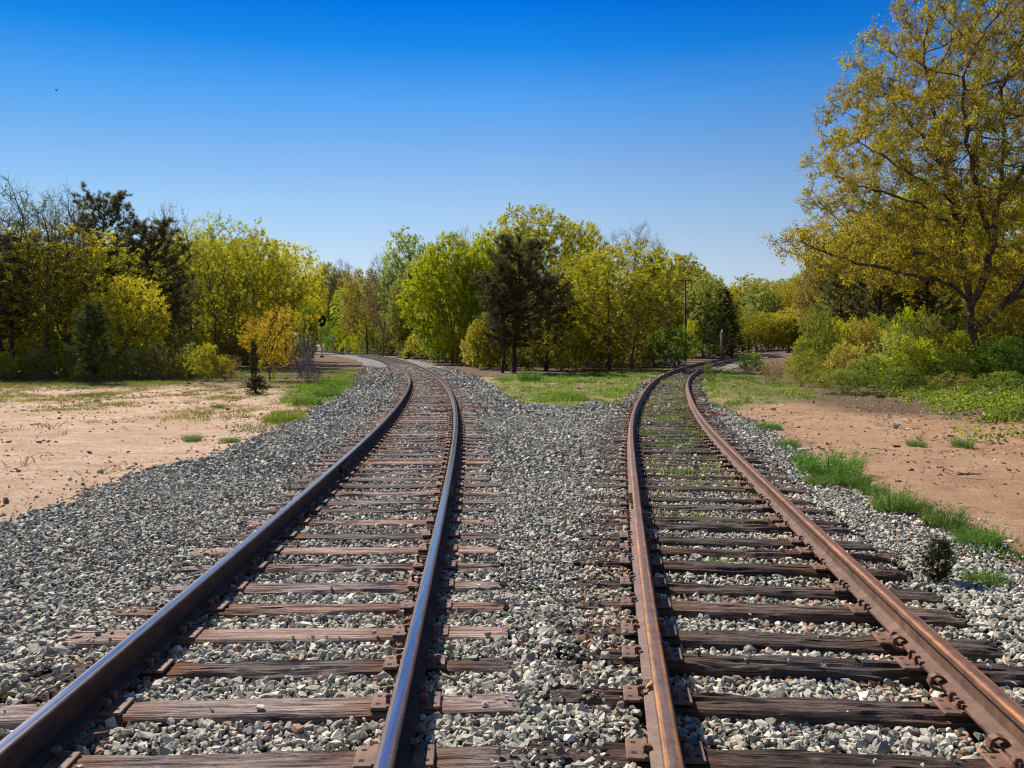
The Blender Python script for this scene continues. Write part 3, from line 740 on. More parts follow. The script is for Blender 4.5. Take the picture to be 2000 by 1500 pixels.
def radii(P, par, tip=.008, ex=2.3):
    n = len(P); r = np.zeros(n); acc = np.zeros(n)
    for i in range(n - 1, -1, -1):
        r[i] = acc[i] ** (1 / ex) if acc[i] > 0 else tip
        if par[i] >= 0: acc[par[i]] += r[i] ** ex
    return r
def envelope_pts(n, c, rad, r, zmin=None, clump=0., hollow=.35):
    c = np.array(c, float); rad = np.array(rad, float); out = []
    cl = r.normal(size=(40, 3)); cl /= np.linalg.norm(cl, axis=1)[:, None]
    amp = r.uniform(-clump, clump, 40)
    while sum(map(len, out)) < n:
        p = r.normal(size=(n, 3)); p /= np.linalg.norm(p, axis=1)[:, None]
        lump = 1 + (np.exp((p @ cl.T - 1) * 14) @ amp)
        q = r.uniform(hollow ** 3, 1, n) ** (1 / 3)
        x = c + p * q[:, None] * rad * lump[:, None]
        if zmin is not None: x = x[x[:, 2] > zmin + r.uniform(-.3, .5, len(x))]
        out.append(x)
    return np.concatenate(out)[:n]
def make_broadleaf(seed, H, Wd, zc=.0, natt=700, leaves=9, leafsz=.115, bark='bark', leaf='olive', trunk=.28, clump=.22, step=.3, tip=.009, spread=.22, sparse=0., zlow=.14, multi=1, cspread=None, rscale=1., twigs=2, tips_only=True):
    """returns (wood mesh, leaf mesh) of a tree with crown of width Wd and height H standing at the origin"""
    r = np.random.default_rng(seed)
    z0 = H * zlow; c = (0, 0, (H + z0) / 2 + zc); rad = (Wd / 2, Wd / 2, (H - z0) / 2)
    A = envelope_pts(natt, c, rad, r, z0, clump)
    pos, par = [], []
    for q in range(multi):
        a = r.uniform(0, 6.3); base = np.array([math.cos(a), math.sin(a), 0]) * (.12 * Wd * .2 if multi > 1 else 0)
        lean = r.normal(size=2) * (.06 if multi == 1 else .35)
        n = max(2, int(H * trunk / step)); prev = -1; wob = np.zeros(2)
        for i in range(n + 1):
            wob = wob + r.normal(size=2) * .035
            z = i * step if i else -.25
            pos.append(base + np.array([lean[0] * i * step + wob[0], lean[1] * i * step + wob[1], z])); par.append(prev); prev = len(pos) - 1
    P, par = colonize(A, pos, par, step, step * 1.5, max(H, Wd), 160, r, .06)
    R = radii(P, par, tip) * rscale
    R = np.maximum(R, tip)
    ch = np.where(par >= 0)[0]; pp = par[ch]
    first = {}
    big = np.zeros(len(P)); 
    for i in ch:
        if R[i] > big[par[i]]: big[par[i]] = R[i]
    R0 = np.where(R[ch] >= big[pp] * .999, R[pp], R[ch] * 1.05)
    root = par[pp] < 0; R0 = np.where(root, R0 * 1.35, R0)
    thick = R[ch] > .03
    segs = [(P[pp][thick], P[ch][thick], R0[thick], R[ch][thick], 7), (P[pp][~thick], P[ch][~thick], np.minimum(R0[~thick], .05), R[ch][~thick], 3)]
    # twigs
    kids = np.zeros(len(P)); np.add.at(kids, pp, 1)
    tips = np.where((kids == 0) | ((R < tip * (2.6 if tips_only else 5)) & (r.uniform(size=len(P)) < .75)))[0]
    tips = tips[P[tips][:, 2] > z0 * .8 if multi == 1 else P[tips][:, 2] > .05]
    T0 = np.repeat(P[tips], twigs, 0); d = r.normal(size=T0.shape); d[:, 2] += .35
    out = T0 - np.array([0, 0, H * .45]); d += out / (np.linalg.norm(out, axis=1)[:, None] + 1e-6) * .8
    d /= np.linalg.norm(d, axis=1)[:, None]; ln = r.uniform(.5, 1.5, len(T0)) * spread * 1.6
    T1 = T0 + d * ln[:, None]
    segs.append((T0, T1, np.full(len(T0), tip * .8), np.full(len(T0), tip * .35), 3))
    wm = wood_mesh('trunk', segs, M[bark])
    lm = None
    if leaves > 0:
        k = r.uniform(size=len(T0)) >= sparse
        B0, B1 = T0[k], T1[k]
        n = max(1, int(leaves / twigs)); f = r.uniform(.1, 1.1, (len(B0), n, 1))
        f = np.where(r.uniform(size=f.shape) < .65, .75 + .4 * f, f)
        C = (B0[:, None] + (B1 - B0)[:, None] * f + r.normal(size=(len(B0), n, 3)) * spread * .28).reshape(-1, 3)
        ct = np.repeat(r.normal(0, .14, len(B0)), n) + (fbm(C[:, 0] * .8 + 60, C[:, 2] * .8 + 60 + C[:, 1] * .5, seed, 2) - .5) * .7
        tone = np.clip(.5 + ct + r.normal(0, .16, len(C)), 0, 1)
        lm = leaf_mesh('crown', C, leafsz * r.uniform(.6, 1.3, len(C)), tone, M[leaf], r)
    return wm, lm
def make_pine(seed, H, Wd, zlow=.3, dens=1., leaf='needle', nl=.26, nw=.026, conic=.35, ragged=.35, droop=.0):
    r = np.random.default_rng(seed); segs = [[], [], [], []]; T = []; TD = []
    n = int(H / .35); tz = np.linspace(-.2, H, n + 1); wx = np.cumsum(r.normal(0, .03, (n + 1, 2)), 0) * (H / 10)
    tr = np.stack([wx[:, 0], wx[:, 1], tz], 1); R0 = H * .0135 + .02
    rt = R0 * (1 - np.clip(tz / H, 0, 1) * .88)
    for i in range(n): segs[0].append(tr[i]); segs[1].append(tr[i + 1]); segs[2].append(rt[i]); segs[3].append(rt[i + 1])
    z = H * zlow
    while z < H * .985:
        f = (z - H * zlow) / (H * (1 - zlow))
        prof = min(1, (f + .12) / .35) * (1 - f) ** conic
        base = np.array([np.interp(z, tz, tr[:, 0]), np.interp(z, tz, tr[:, 1]), z]); a0 = r.uniform(0, 6.3)
        nb = int(r.integers(4, 8))
        for q in range(nb):
            L = Wd / 2 * prof * r.uniform(1 - ragged * 1.6, 1 + ragged * .4)
            if L < .15: L = .2
            a = a0 + q * 6.283 / nb + r.normal(0, .3); d = np.array([math.cos(a), math.sin(a), r.uniform(-.05, .35) + f * .5 - droop])
            p = base.copy(); m = max(3, int(L / .32)); st = L / m; rr = .012 + L * .012; pp = [p.copy()]
            for j in range(m):
                d = d + np.array([r.normal(0, .12), r.normal(0, .12), .05 + r.normal(0, .05) + droop * .1]); d /= np.linalg.norm(d)
                p2 = p + d * st; r1 = rr * (1 - (j + 1) / m * .75)
                segs[0].append(p); segs[1].append(p2); segs[2].append(rr * (1 - j / m * .75)); segs[3].append(r1)
                if j >= m * .3:
                    for s_ in range(2 if j < m - 1 else 3):
                        sd2 = d * .6 + r.normal(size=3) * .55 + np.array([0, 0, .2]); sd2 /= np.linalg.norm(sd2)
                        sl2 = r.uniform(.15, .5) * min(1.2, .5 + L * .25); e = p2 + sd2 * sl2
                        segs[0].append(p2); segs[1].append(e); segs[2].append(.009); segs[3].append(.005)
                        if r.uniform() < dens:
                            T.append(e); TD.append(sd2)
                            if r.uniform() < .6: T.append(p2 + sd2 * sl2 * .5); TD.append(sd2)
                p = p2
        z += r.uniform(.22, .42) * (H / 12) ** .5
    T.append(tr[-1]); TD.append(np.array([0, 0, 1.]))
    T = np.array(T); TD = np.array(TD); k = 30
    S0 = [np.array(q) for q in segs]; th = S0[2] > .03
    wm = wood_mesh('trunk', [(S0[0][th], S0[1][th], S0[2][th], S0[3][th], 7), (S0[0][~th], S0[1][~th], S0[2][~th], S0[3][~th], 3)], M['barkpine'])
    d = TD[:, None] * .9 + r.normal(size=(len(T), k, 3)) * .75; d /= np.linalg.norm(d, axis=2)[:, :, None]
    b0 = (T[:, None] - TD[:, None] * r.uniform(0, .14, (len(T), k, 1)))
    b1 = b0 + d * nl * r.uniform(.7, 1.2, (len(T), k, 1)); w = np.cross(d, r.normal(size=d.shape)); w /= np.linalg.norm(w, axis=2)[:, :, None]
    V = np.stack([b0 - w * nw * .5, b0 + w * nw * .5, b1 + w * nw * .15, b1 - w * nw * .15], 2).reshape(-1, 3)
    F = (np.arange(len(T) * k) * 4)[:, None] + np.array([[0, 1, 2, 3]])
    tone = np.clip(np.repeat(r.beta(2, 2.4, len(T)), k) + r.normal(0, .1, len(T) * k), 0, .99)
    tone = np.where(np.repeat(r.uniform(size=len(T)) < .03, k), 1., tone)
    lm = mesh_np('crown', V, F, [M[leaf]], attr={'tone': ('FACE', tone)})
    return wm, lm
def make_tuft(seed, n, h, rad, mat, width=.008, lean=.5, tonehi=1., feather=False):
    r = np.random.default_rng(seed); a = r.uniform(0, 6.283, n); q = np.sqrt(r.uniform(0, 1, n)) * rad
    b = np.stack([np.cos(a) * q, np.sin(a) * q, np.full(n, -.02)], 1)
    d = np.stack([np.cos(a), np.sin(a), np.zeros(n)], 1) * (q / rad * lean)[:, None] + r.normal(0, .25, (n, 3)) * lean; d[:, 2] = 1; 
    L = h * r.uniform(.45, 1.05, n) * (1 - .35 * (q / rad) ** 2); m = b + d * (L * .55)[:, None]; d2 = d + np.stack([np.cos(a), np.sin(a), -np.full(n, .3)], 1) * lean * .6
    e = m + d2 * (L * .45)[:, None]; w = np.cross(d, r.normal(size=(n, 3))); w /= np.linalg.norm(w, axis=1)[:, None]; w *= width * .5
    V = [np.stack([b - w, b + w, m + w * .9, m - w * .9, e + w * .12, e - w * .12], 1).reshape(-1, 3)]
    i = (np.arange(n) * 6)[:, None]; F = [np.concatenate([i + np.array([[0, 1, 2, 3]]), i + np.array([[3, 2, 4, 5]])])]
    tone = np.clip(r.beta(2, 2, n) * tonehi, 0, 1); T = [tone, tone]
    if feather:                                     # fine side leaflets along each stem
        k = 9; f = r.uniform(.15, 1, (n, k, 1))
        c = np.where(f < .55, b[:, None] + (m - b)[:, None] * f / .55, m[:, None] + (e - m)[:, None] * (f - .55) / .45).reshape(-1, 3)
        dd = r.normal(size=c.shape); dd[:, 2] = dd[:, 2] * .5 + .35; dd /= np.linalg.norm(dd, axis=1)[:, None]; e2 = c + dd * h * r.uniform(.08, .2, (len(c), 1))
        w2 = np.cross(dd, r.normal(size=dd.shape)); w2 /= np.linalg.norm(w2, axis=1)[:, None]; w2 *= width * .4
        o = n * 6; V.append(np.stack([c - w2, c + w2, e2 + w2 * .2, e2 - w2 * .2], 1).reshape(-1, 3)); F.append((np.arange(len(c)) * 4)[:, None] + np.array([[0, 1, 2, 3]]) + o); T.append(np.repeat(tone, k))
    return np.concatenate(V), np.concatenate(F), np.concatenate(T)

# ------------------------------------------------------------------ prototypes
PR = {}
def proto(k, pair, H, Wd): PR[k] = (pair, H, Wd)
proto('oakA', make_broadleaf(1, 11, 8.4, leaves=44, natt=2250, leaf='olive', zlow=.12), 11, 8)
proto('oakB', make_broadleaf(2, 11, 7, leaves=44, natt=2001, leaf='olive', clump=.28, zlow=.2), 11, 7)
proto('oakC', make_broadleaf(3, 12, 7.5, leaves=29, natt=1750, leaf='olive', clump=.5, sparse=.25, zlow=.22), 12, 7.5)
proto('full', make_broadleaf(4, 11, 8, leaves=75, natt=2499, leaf='lime', leafsz=.125, clump=.24, spread=.26, zlow=.1), 11, 8)
proto('fullB', make_broadleaf(14, 12, 7, leaves=67, natt=2250, leaf='greygreen', leafsz=.125, clump=.24, spread=.26, zlow=.12), 12, 7)
proto('bare', make_broadleaf(5, 12, 8, leaves=4, natt=1650, leaf='brown', bark='barkgrey', leafsz=.08, sparse=.7, zlow=.3, tip=.010, twigs=4, spread=.4), 12, 8)
proto('top', make_broadleaf(6, 11, 7, leaves=8, natt=1121, leaf='olive', leafsz=.09, sparse=.55, zlow=.3, tip=.012, twigs=3, spread=.35), 11, 7)
proto('pineA', make_pine(7, 12, 8, .2, .9, conic=.3, ragged=.45), 12, 7)
proto('pineB', make_pine(8, 12, 7, .28, .95, ragged=.45), 12, 6)
proto('pineS', make_pine(9, 3, 1.7, .15, .9, 'needleG', nl=.16, nw=.014, conic=.3), 3, 1.7)
proto('spruce', make_pine(10, 12, 4.5, .06, 1., 'needle', nl=.13, nw=.03, conic=.9, ragged=.2, droop=.25), 12, 4.5)
proto('young', make_broadleaf(11, 4.2, 4.2, leaves=28, natt=975, leaf='gold', leafsz=.075, sparse=.22, clump=.5, step=.16, spread=.14, tip=.005, trunk=.1, zlow=.06, rscale=1.0), 4.2, 4.2)
proto('shrubA', make_broadleaf(12, 2.2, 2.6, leaves=28, natt=630, leaf='green', leafsz=.075, clump=.45, step=.13, spread=.11, tip=.004, trunk=.1, zlow=.0, multi=6), 2.2, 2.6)
proto('shrubB', make_broadleaf(13, 2.0, 2.4, leaves=16, natt=570, leaf='brown', leafsz=.06, clump=.45, step=.12, spread=.11, tip=.004, trunk=.1, zlow=.0, multi=7, sparse=.2), 2.0, 2.4)
proto('shrubC', make_broadleaf(15, 2.4, 3.2, leaves=20, natt=720, leaf='green', leafsz=.09, clump=.6, step=.14, spread=.14, tip=.004, trunk=.1, zlow=.0, multi=6, sparse=.1), 2.4, 3.2)
proto('juniper', make_pine(16, 1.3, 1.5, .02, 1., 'juniper', nl=.08, nw=.010, conic=.5, ragged=.45), 1.3, 1.5)

def plant(kind, u, D, vtop, wpx, name, label, cat, leaf=None, group=None, bark=None, rz=None, base=None, depth=1.):
    """u photo column, D distance, vtop photo row of its top, wpx crown width in photo pixels"""
    (wm, lm), H0, W0 = PR[kind]
    x = (u - 1000) / FPX * D; y = D
    z = g1(x, y)
    H = (YH - vtop) / FPX * D + CZ - z
    Wd = wpx / FPX * D * (1.22 if kind in ('oakA', 'oakB', 'oakC', 'full', 'fullB') else 1.)
    root = link(name, None, loc=(x, y, z)); root.rotation_euler = (0, 0, float(U(0, 6.28)) if rz is None else rz)
    root.scale = (Wd / W0, Wd / W0 * depth, H / H0)
    tag(root, label, cat, group)
    w = link('trunk', wm, root)
    if bark: w.material_slots[0].link = 'OBJECT'; w.material_slots[0].material = M[bark]
    if lm is not None:
        c = link('crown', lm, root)
        if leaf: c.material_slots[0].link = 'OBJECT'; c.material_slots[0].material = M[leaf]
    return root

T_ = 'tree'
# left wood, front
plant('top', 28, 50, 352, 230, 'oak_tree', 'sparse oak with bare upper twigs at the far left edge', T_, 'olive')
plant('top', 95, 49, 385, 190, 'oak_tree', 'leaning oak with bare crown, second trunk from the left edge', T_, 'olive')
plant('top', 140, 52, 372, 120, 'oak_tree', 'thin twiggy treetop just left of the tall dark pine', T_, 'olive')
plant('oakA', 130, 51, 445, 270, 'oak_tree', 'wide yellow-leaved oak spreading in front of the tall left pine', T_, 'olive')
plant('oakA', 20, 54, 470, 190, 'oak_tree', 'yellow-olive oak filling the left edge behind the bare oaks', T_, 'olive')
plant('pineB', 5, 49, 470, 150, 'pine_tree', 'dark low pine cut by the left edge', 'pine tree')
plant('oakB', 245, 48, 545, 130, 'oak_tree', 'low bright yellow oak in front of the dark pines', T_, 'yellow')
plant('pineA', 208, 58, 398, 185, 'pine_tree', 'tallest dark green pine standing above the left wood', 'pine tree')
plant('pineA', 300, 56, 448, 190, 'pine_tree', 'broad dark pine just right of the tallest left pine', 'pine tree')
plant('pineB', 330, 60, 520, 120, 'pine_tree', 'shaded lower pine at the right foot of the broad dark pine', 'pine tree')
plant('pineS', 178, 41.5, 600, 80, 'pine_sapling', 'young green pine sapling alone at the edge of the left sand', 'pine tree', bark='barkpine')
plant('oakC', 420, 66, 430, 150, 'oak_tree', 'airy yellow-green tree with a straight dark trunk right of the pines', T_, 'olive')
plant('top', 335, 72, 403, 110, 'oak_tree', 'bare-topped tree rising right behind the broad dark pine', T_, 'olive')
plant('oakA', 375, 74, 448, 150, 'oak_tree', 'olive tree between the bare-topped tree and the straight-trunked one', T_, 'olive')
plant('oakA', 492, 72, 460, 160, 'oak_tree', 'rounded yellow-green oak behind the golden young oak', T_, 'olive')
plant('oakB', 550, 82, 478, 140, 'oak_tree', 'golden-olive oak on the falling skyline, left of the signal', T_, 'yellow')
plant('oakA', 560, 96, 500, 78, 'oak_tree', 'low rounded oak closest to the left of the signal', T_, 'olive')
plant('oakB', 455, 84, 470, 130, 'oak_tree', 'yellowish tree in the second row behind the straight-trunked tree', T_, 'olive')
plant('young', 526, 44.5, 597, 122, 'young_oak', 'small golden-orange oak standing alone by the left gravel', T_, 'gold', rz=1)
plant('juniper', 500, 32.5, 738, 62, 'juniper_bush', 'low dark juniper bush at the foot of the golden oak', 'bush')
plant('pineS', 496, 34, 672, 18, 'cedar_sapling', 'slim dark sapling rising out of the juniper bush', 'tree', leaf='juniper')
plant('fullB', 602, 60, 605, 34, 'ivy_shrub', 'dark green leafy shrub just left of the signal mast', 'shrub', 'green')
plant('shrubB', 588, 50, 655, 56, 'purple_shrub', 'purplish shrub between the golden oak and the signal', 'shrub', 'purple')
plant('shrubB', 602, 40, 690, 44, 'low_shrub', 'low brownish shrub by the gravel under the signal', 'shrub', 'purple')
# behind the left bend
plant('full', 640, 190, 522, 90, 'leafy_tree', 'bright green tree directly behind the signal', T_, 'lime')
plant('bare', 668, 172, 512, 90, 'bare_tree', 'leafless dark tree in front of green ones, right of the signal', T_, 'olive', bark='bark')
plant('oakA', 602, 158, 540, 60, 'oak_tree', 'yellow tree peeking out behind the left of the signal', T_, 'yellow')
plant('oakC', 690, 165, 560, 80, 'leafy_tree', 'lime green young tree behind the bend of the left track', T_, 'lime')
plant('oakB', 718, 145, 528, 95, 'oak_tree', 'brownish budding tree right of the leafless dark tree', T_, 'brown')
plant('oakC', 748, 122, 560, 75, 'oak_tree', 'slim brown-stemmed tree beside the brownish budding tree', T_, 'brown')
plant('bare', 748, 120, 498, 75, 'bare_tree', 'grey-blue bare tree on the skyline above the left bend', T_, 'brown', bark='barkgrey')
plant('fullB', 798, 118, 474, 95, 'leafy_tree', 'tall grey-green tree left of the bright lime maple', T_, 'greygreen')
plant('fullB', 800, 112, 545, 75, 'leafy_tree', 'lower grey-green tree reaching to the ground beside the left track', T_, 'greygreen')
plant('fullB', 855, 92, 600, 80, 'leafy_tree', 'small grey-green tree below the lime maple', T_, 'greygreen')
plant('full', 845, 112, 490, 70, 'leafy_tree', 'green treetop between the grey-green tree and the lime maple', T_, 'greygreen')
plant('full', 882, 82, 468, 135, 'maple_tree', 'vivid lime-yellow maple, brightest tree in the middle', T_, 'lime')
plant('full', 945, 80, 478, 90, 'maple_tree', 'lime treetop partly hidden behind the central dark pine', T_, 'lime')
plant('bare', 900, 100, 455, 80, 'bare_tree', 'bare twiggy treetop just above the lime maple', T_, 'brown', bark='barkgrey')
# centre
plant('pineA', 1003, 58, 478, 205, 'pine_tree', 'big dark pine standing in the centre of the photo', 'pine tree', depth=.9)
plant('pineB', 984, 57, 540, 120, 'pine_tree', 'thinner pine trunk just left of the big central pine', 'pine tree')
plant('pineB', 1065, 62, 545, 130, 'pine_tree', 'dark pine filling the right side of the big central pine', 'pine tree')
plant('oakA', 1055, 84, 404, 205, 'oak_tree', 'high round yellow-green oak crown above the central pine', T_, 'olive')
plant('oakB', 1140, 88, 440, 90, 'oak_tree', 'narrow yellow-green treetop right of the high round crown', T_, 'olive')
plant('oakA', 1190, 64, 476, 205, 'oak_tree', 'broad domed olive-gold oak right of the central pine', T_, 'olive')
plant('oakB', 1110, 68, 560, 110, 'oak_tree', 'brownish oak between the central pine and the domed oak', T_, 'brown')
plant('oakC', 1235, 62, 560, 130, 'oak_tree', 'low brown oak with pale limbs in front of the domed oak', T_, 'brown')
plant('oakA', 1000, 92, 440, 130, 'oak_tree', 'yellow-green crown peeking over the left of the central pine', T_, 'olive')
plant('full', 955, 66, 615, 70, 'leafy_tree', 'low olive tree between the lime maple and the central pine', T_, 'olive')
plant('oakA', 1130, 76, 500, 120, 'oak_tree', 'olive tree filling between the central pine and the domed oak', T_, 'olive')
plant('fullB', 1268, 84, 545, 75, 'leafy_tree', 'grey-green tree at the right shoulder of the domed oak', T_, 'greygreen')
plant('bare', 1238, 112, 446, 135, 'bare_tree', 'leafless bluish-grey tree on the skyline right of centre', T_, 'brown', bark='barkgrey')
plant('pineA', 1272, 96, 512, 90, 'pine_tree', 'dark green pine below the leafless bluish-grey tree', 'pine tree', 'needleG')
plant('pineB', 1278, 74, 600, 90, 'pine_tree', 'dark low-branched evergreen at the left of the right bend', 'pine tree', 'needleG')
plant('oakA', 1335, 122, 520, 92, 'oak_tree', 'golden-green tree behind the utility pole', T_, 'olive')
plant('full', 1330, 128, 508, 135, 'leafy_tree', 'olive tree whose crown backs the top of the utility pole', T_, 'olive')
plant('oakB', 1372, 118, 540, 80, 'oak_tree', 'green tree just right of the utility pole', T_, 'greygreen')
plant('spruce', 1410, 118, 562, 100, 'spruce_tree', 'dark pointed spruce behind the crossing post', 'spruce')
plant('spruce', 1428, 112, 625, 90, 'spruce_tree', 'squat dark spruce spreading at the foot of the pointed one', 'spruce')
far = [(1400, 150, 556), (1432, 200, 562), (1465, 205, 556), (1495, 200, 552), (1528, 205, 548), (1560, 200, 544), (1600, 195, 549), (1640, 170, 552), (1440, 185, 598), (1520, 190, 604), (1575, 180, 600), (1350, 150, 548), (1395, 165, 570), (1448, 170, 560), (1478, 160, 556), (1510, 180, 552), (1545, 165, 545), (1582, 172, 548), (1618, 165, 555), (1462, 145, 600), (1500, 140, 612), (1540, 145, 600), (1580, 140, 605), (1655, 160, 560), (1700, 160, 550)]
for i, (u, D, v) in enumerate(far):
    plant(['oakA', 'full', 'fullB', 'oakB'][i % 4], u, D + (30 if 1440 < u < 1640 else 0), v + float(U(-4, 6)), 75 + float(U(-8, 18)), 'oak_tree', 'olive and yellow tree in the far wood behind the right bend', T_, ['olive', 'yellow', 'olive', 'oak', 'greygreen'][i % 5], 'trees of the far wood behind the right bend')
# right wood
plant('oakB', 1608, 90, 515, 90, 'oak_tree', 'brownish tree at the left end of the right wood', T_, 'brown')
plant('pineA', 1712, 50, 425, 200, 'pine_tree', 'dark pine under the left limbs of the big oak', 'pine tree')
plant('pineB', 1650, 54, 500, 130, 'pine_tree', 'smaller dark pine left of the pine under the big oak', 'pine tree')
plant('pineA', 1805, 48, 455, 180, 'pine_tree', 'dark pine between the big oak trunk and its left neighbour', 'pine tree')
plant('oakA', 1640, 66, 470, 120, 'oak_tree', 'olive brown tree rising left of the dark right pines', T_, 'brown')
plant('oakB', 1685, 60, 450, 120, 'oak_tree', 'olive tree crowding over the dark right pines', T_, 'olive')
plant('oakA', 1745, 68, 415, 140, 'oak_tree', 'dull olive tree behind the left limbs of the big oak', T_, 'olive')
plant('oakB', 1850, 58, 500, 130, 'oak_tree', 'brownish low tree just left of the big oak trunk', T_, 'brown')
plant('young', 1795, 41, 610, 110, 'young_oak', 'young olive tree in front of the pines, left of the big trunk', T_, 'greygreen')
plant('young', 1700, 46, 625, 100, 'young_oak', 'young brownish tree above the right verge bushes', T_, 'brown')
plant('young', 1975, 38, 590, 130, 'young_oak', 'young golden tree right of the big oak trunk', T_, 'oak')
plant('full', 1790, 78, 370, 170, 'leafy_tree', 'bright green tree showing through the big oak', T_, 'lime')
plant('fullB', 1850, 66, 430, 150, 'leafy_tree', 'grey-green tree right behind the big oak trunk', T_, 'greygreen')
plant('oakA', 1960, 60, 330, 220, 'oak_tree', 'olive oak behind the big oak at the right edge', T_, 'olive')
plant('oakA', 1935, 52, 520, 170, 'oak_tree', 'low olive tree right of the big oak trunk', T_, 'olive')
plant('oakB', 2010, 50, 480, 160, 'oak_tree', 'golden tree cut by the right edge', T_, 'oak')
plant('oakC', 1690, 56, 560, 130, 'oak_tree', 'small olive tree below the dark right pines', T_, 'olive')
plant('oakC', 1770, 54, 590, 110, 'oak_tree', 'small yellowish tree in the shade left of the big trunk', T_, 'oak')
# background fill rows: individually placed, alike
fill = []
for u in range(-60, 505, 44): fill.append((u + float(U(-12, 12)), 88 + float(U(-8, 12)), (470 if u < 420 else 480 + (u - 420) * .28) + float(U(0, 40)), 'left'))
for u in range(645, 760, 22): fill.append((u + float(U(-6, 6)), 192 + float(U(-6, 12)), 560 + float(U(-22, 22)), 'far left'))
for u in range(800, 1330, 44): fill.append((u + float(U(-12, 12)), 135 + float(U(-8, 12)), 575 + float(U(-25, 25)), 'middle'))
for u in range(1640, 2120, 50): fill.append((u + float(U(-12, 12)), 84 + float(U(-8, 12)), 480 + float(U(-30, 40)), 'right'))
for i, (u, D, v, w) in enumerate(fill):
    if w == 'far left':
        plant(['oakA', 'full', 'fullB'][i % 3], u, D + 12, v, 60, 'oak_tree', 'one of the similar green trees beyond the bend of the left track', 'tree', ['lime', 'olive', 'green'][i % 3], 'trees beyond the bend of the left track'); continue
    plant(['oakA', 'fullB', 'oakB', 'full', 'pineA'][i % 5], u, D, v, 95 * (88 / D) + 35, 'oak_tree' if i % 5 != 4 else 'pine_tree', 'one of the similar trees filling the back of the %s wood' % w,
          'tree', ['olive', 'greygreen', 'brown', 'olive', 'needle'][i % 5], 'trees filling the back of the %s wood' % w)
# understory shrubs
us = []
for u in range(-40, 580, 34): us.append((u + float(U(-14, 14)), 50 + (u > 380) * (14 + (u - 380) * .09) + float(U(0, 9)), 662 - float(U(0, 26)), 'left', ['shrubB', 'shrubA', 'shrubC', 'shrubB'], ['brown', 'green', 'olive', 'olive']))
for u in range(770, 1330, 32):
    D = 60 + abs(u - 1080) * .045 + float(U(0, 6)) if u > 940 else float(np.interp(u, [770, 807, 850, 900, 940], [132, 110, 90, 77, 68])) + float(U(0, 5)); us.append((u + float(U(-10, 10)), D, 645 - float(U(0, 30)), 'middle', ['shrubA', 'shrubC', 'shrubB'], ['green', 'olive', 'brown']))
for u in range(640, 770, 18): us.append((u, 172 - (u - 640) * .28 + float(U(0, 8)), 645 - float(U(0, 25)), 'left bend', ['shrubA', 'shrubC'], ['green', 'lime']))
for u in range(1330, 1640, 22): us.append((u, (112 if u < 1395 else 160 + (u - 1395) * .22) + float(U(0, 10)), 648 - float(U(0, 18)), 'right bend', ['shrubA', 'shrubC', 'shrubB'], ['green', 'greygreen', 'olive']))
for i, (u, D, v, w, kk, ll) in enumerate(us):
    j = i % len(kk)
    plant(kk[j], u, D, v, 75 * 55 / D + 22, 'undergrowth_shrub', 'one of the shaded shrubs under the trees of the %s wood' % w, 'shrub', ll[(i * 7 // 3) % len(ll)], 'undergrowth of the %s wood' % w)
for i in range(46):
    if i < 22: u = -60 + i * 28; D = 76 + (u > 430) * (u - 430) * .12 + float(U(0, 8)); w = 'left'
    elif i < 36: u = 830 + (i - 22) * 34; D = max(86, 112 - (u - 830) * .3) + float(U(0, 8)); w = 'middle'
    else: u = 1640 + (i - 36) * 42; D = 72 + float(U(0, 8)); w = 'right'
    plant(['shrubC', 'shrubA'][i % 2], u + float(U(-8, 8)), D, 632 - float(U(0, 28)), 95, 'undergrowth_shrub', 'one of the dark bushes deep inside the %s wood' % w, 'shrub', ['olive', 'greygreen', 'brown'][i % 3], 'deep undergrowth of the %s wood' % w)
for i in range(17):
    u = -30 + i * 29 + float(U(-9, 9)); plant(['shrubB', 'shrubC', 'shrubB', 'shrubA'][i % 4], u, 43.5 + float(U(0, 5)), 676 + float(U(-14, 26)), 55 + float(U(0, 25)), 'scrub_bush', 'one of the low scrub bushes along the sunny front of the left wood', 'bush', ['brown', 'olive', 'greygreen', 'olive'][i % 4], 'scrub along the front of the left wood')
for i in range(14):
    u = 1600 + i * 31 + float(U(-9, 9)); plant(['shrubC', 'shrubA', 'shrubC'][i % 3], u, 41 + float(U(0, 6)), 628 + float(U(-22, 24)), 70 + float(U(0, 30)), 'thicket_bush', 'one of the tall tangled bushes behind the right verge', 'bush', ['green', 'olive', 'lime', 'brown'][i % 4], 'thicket behind the right verge')
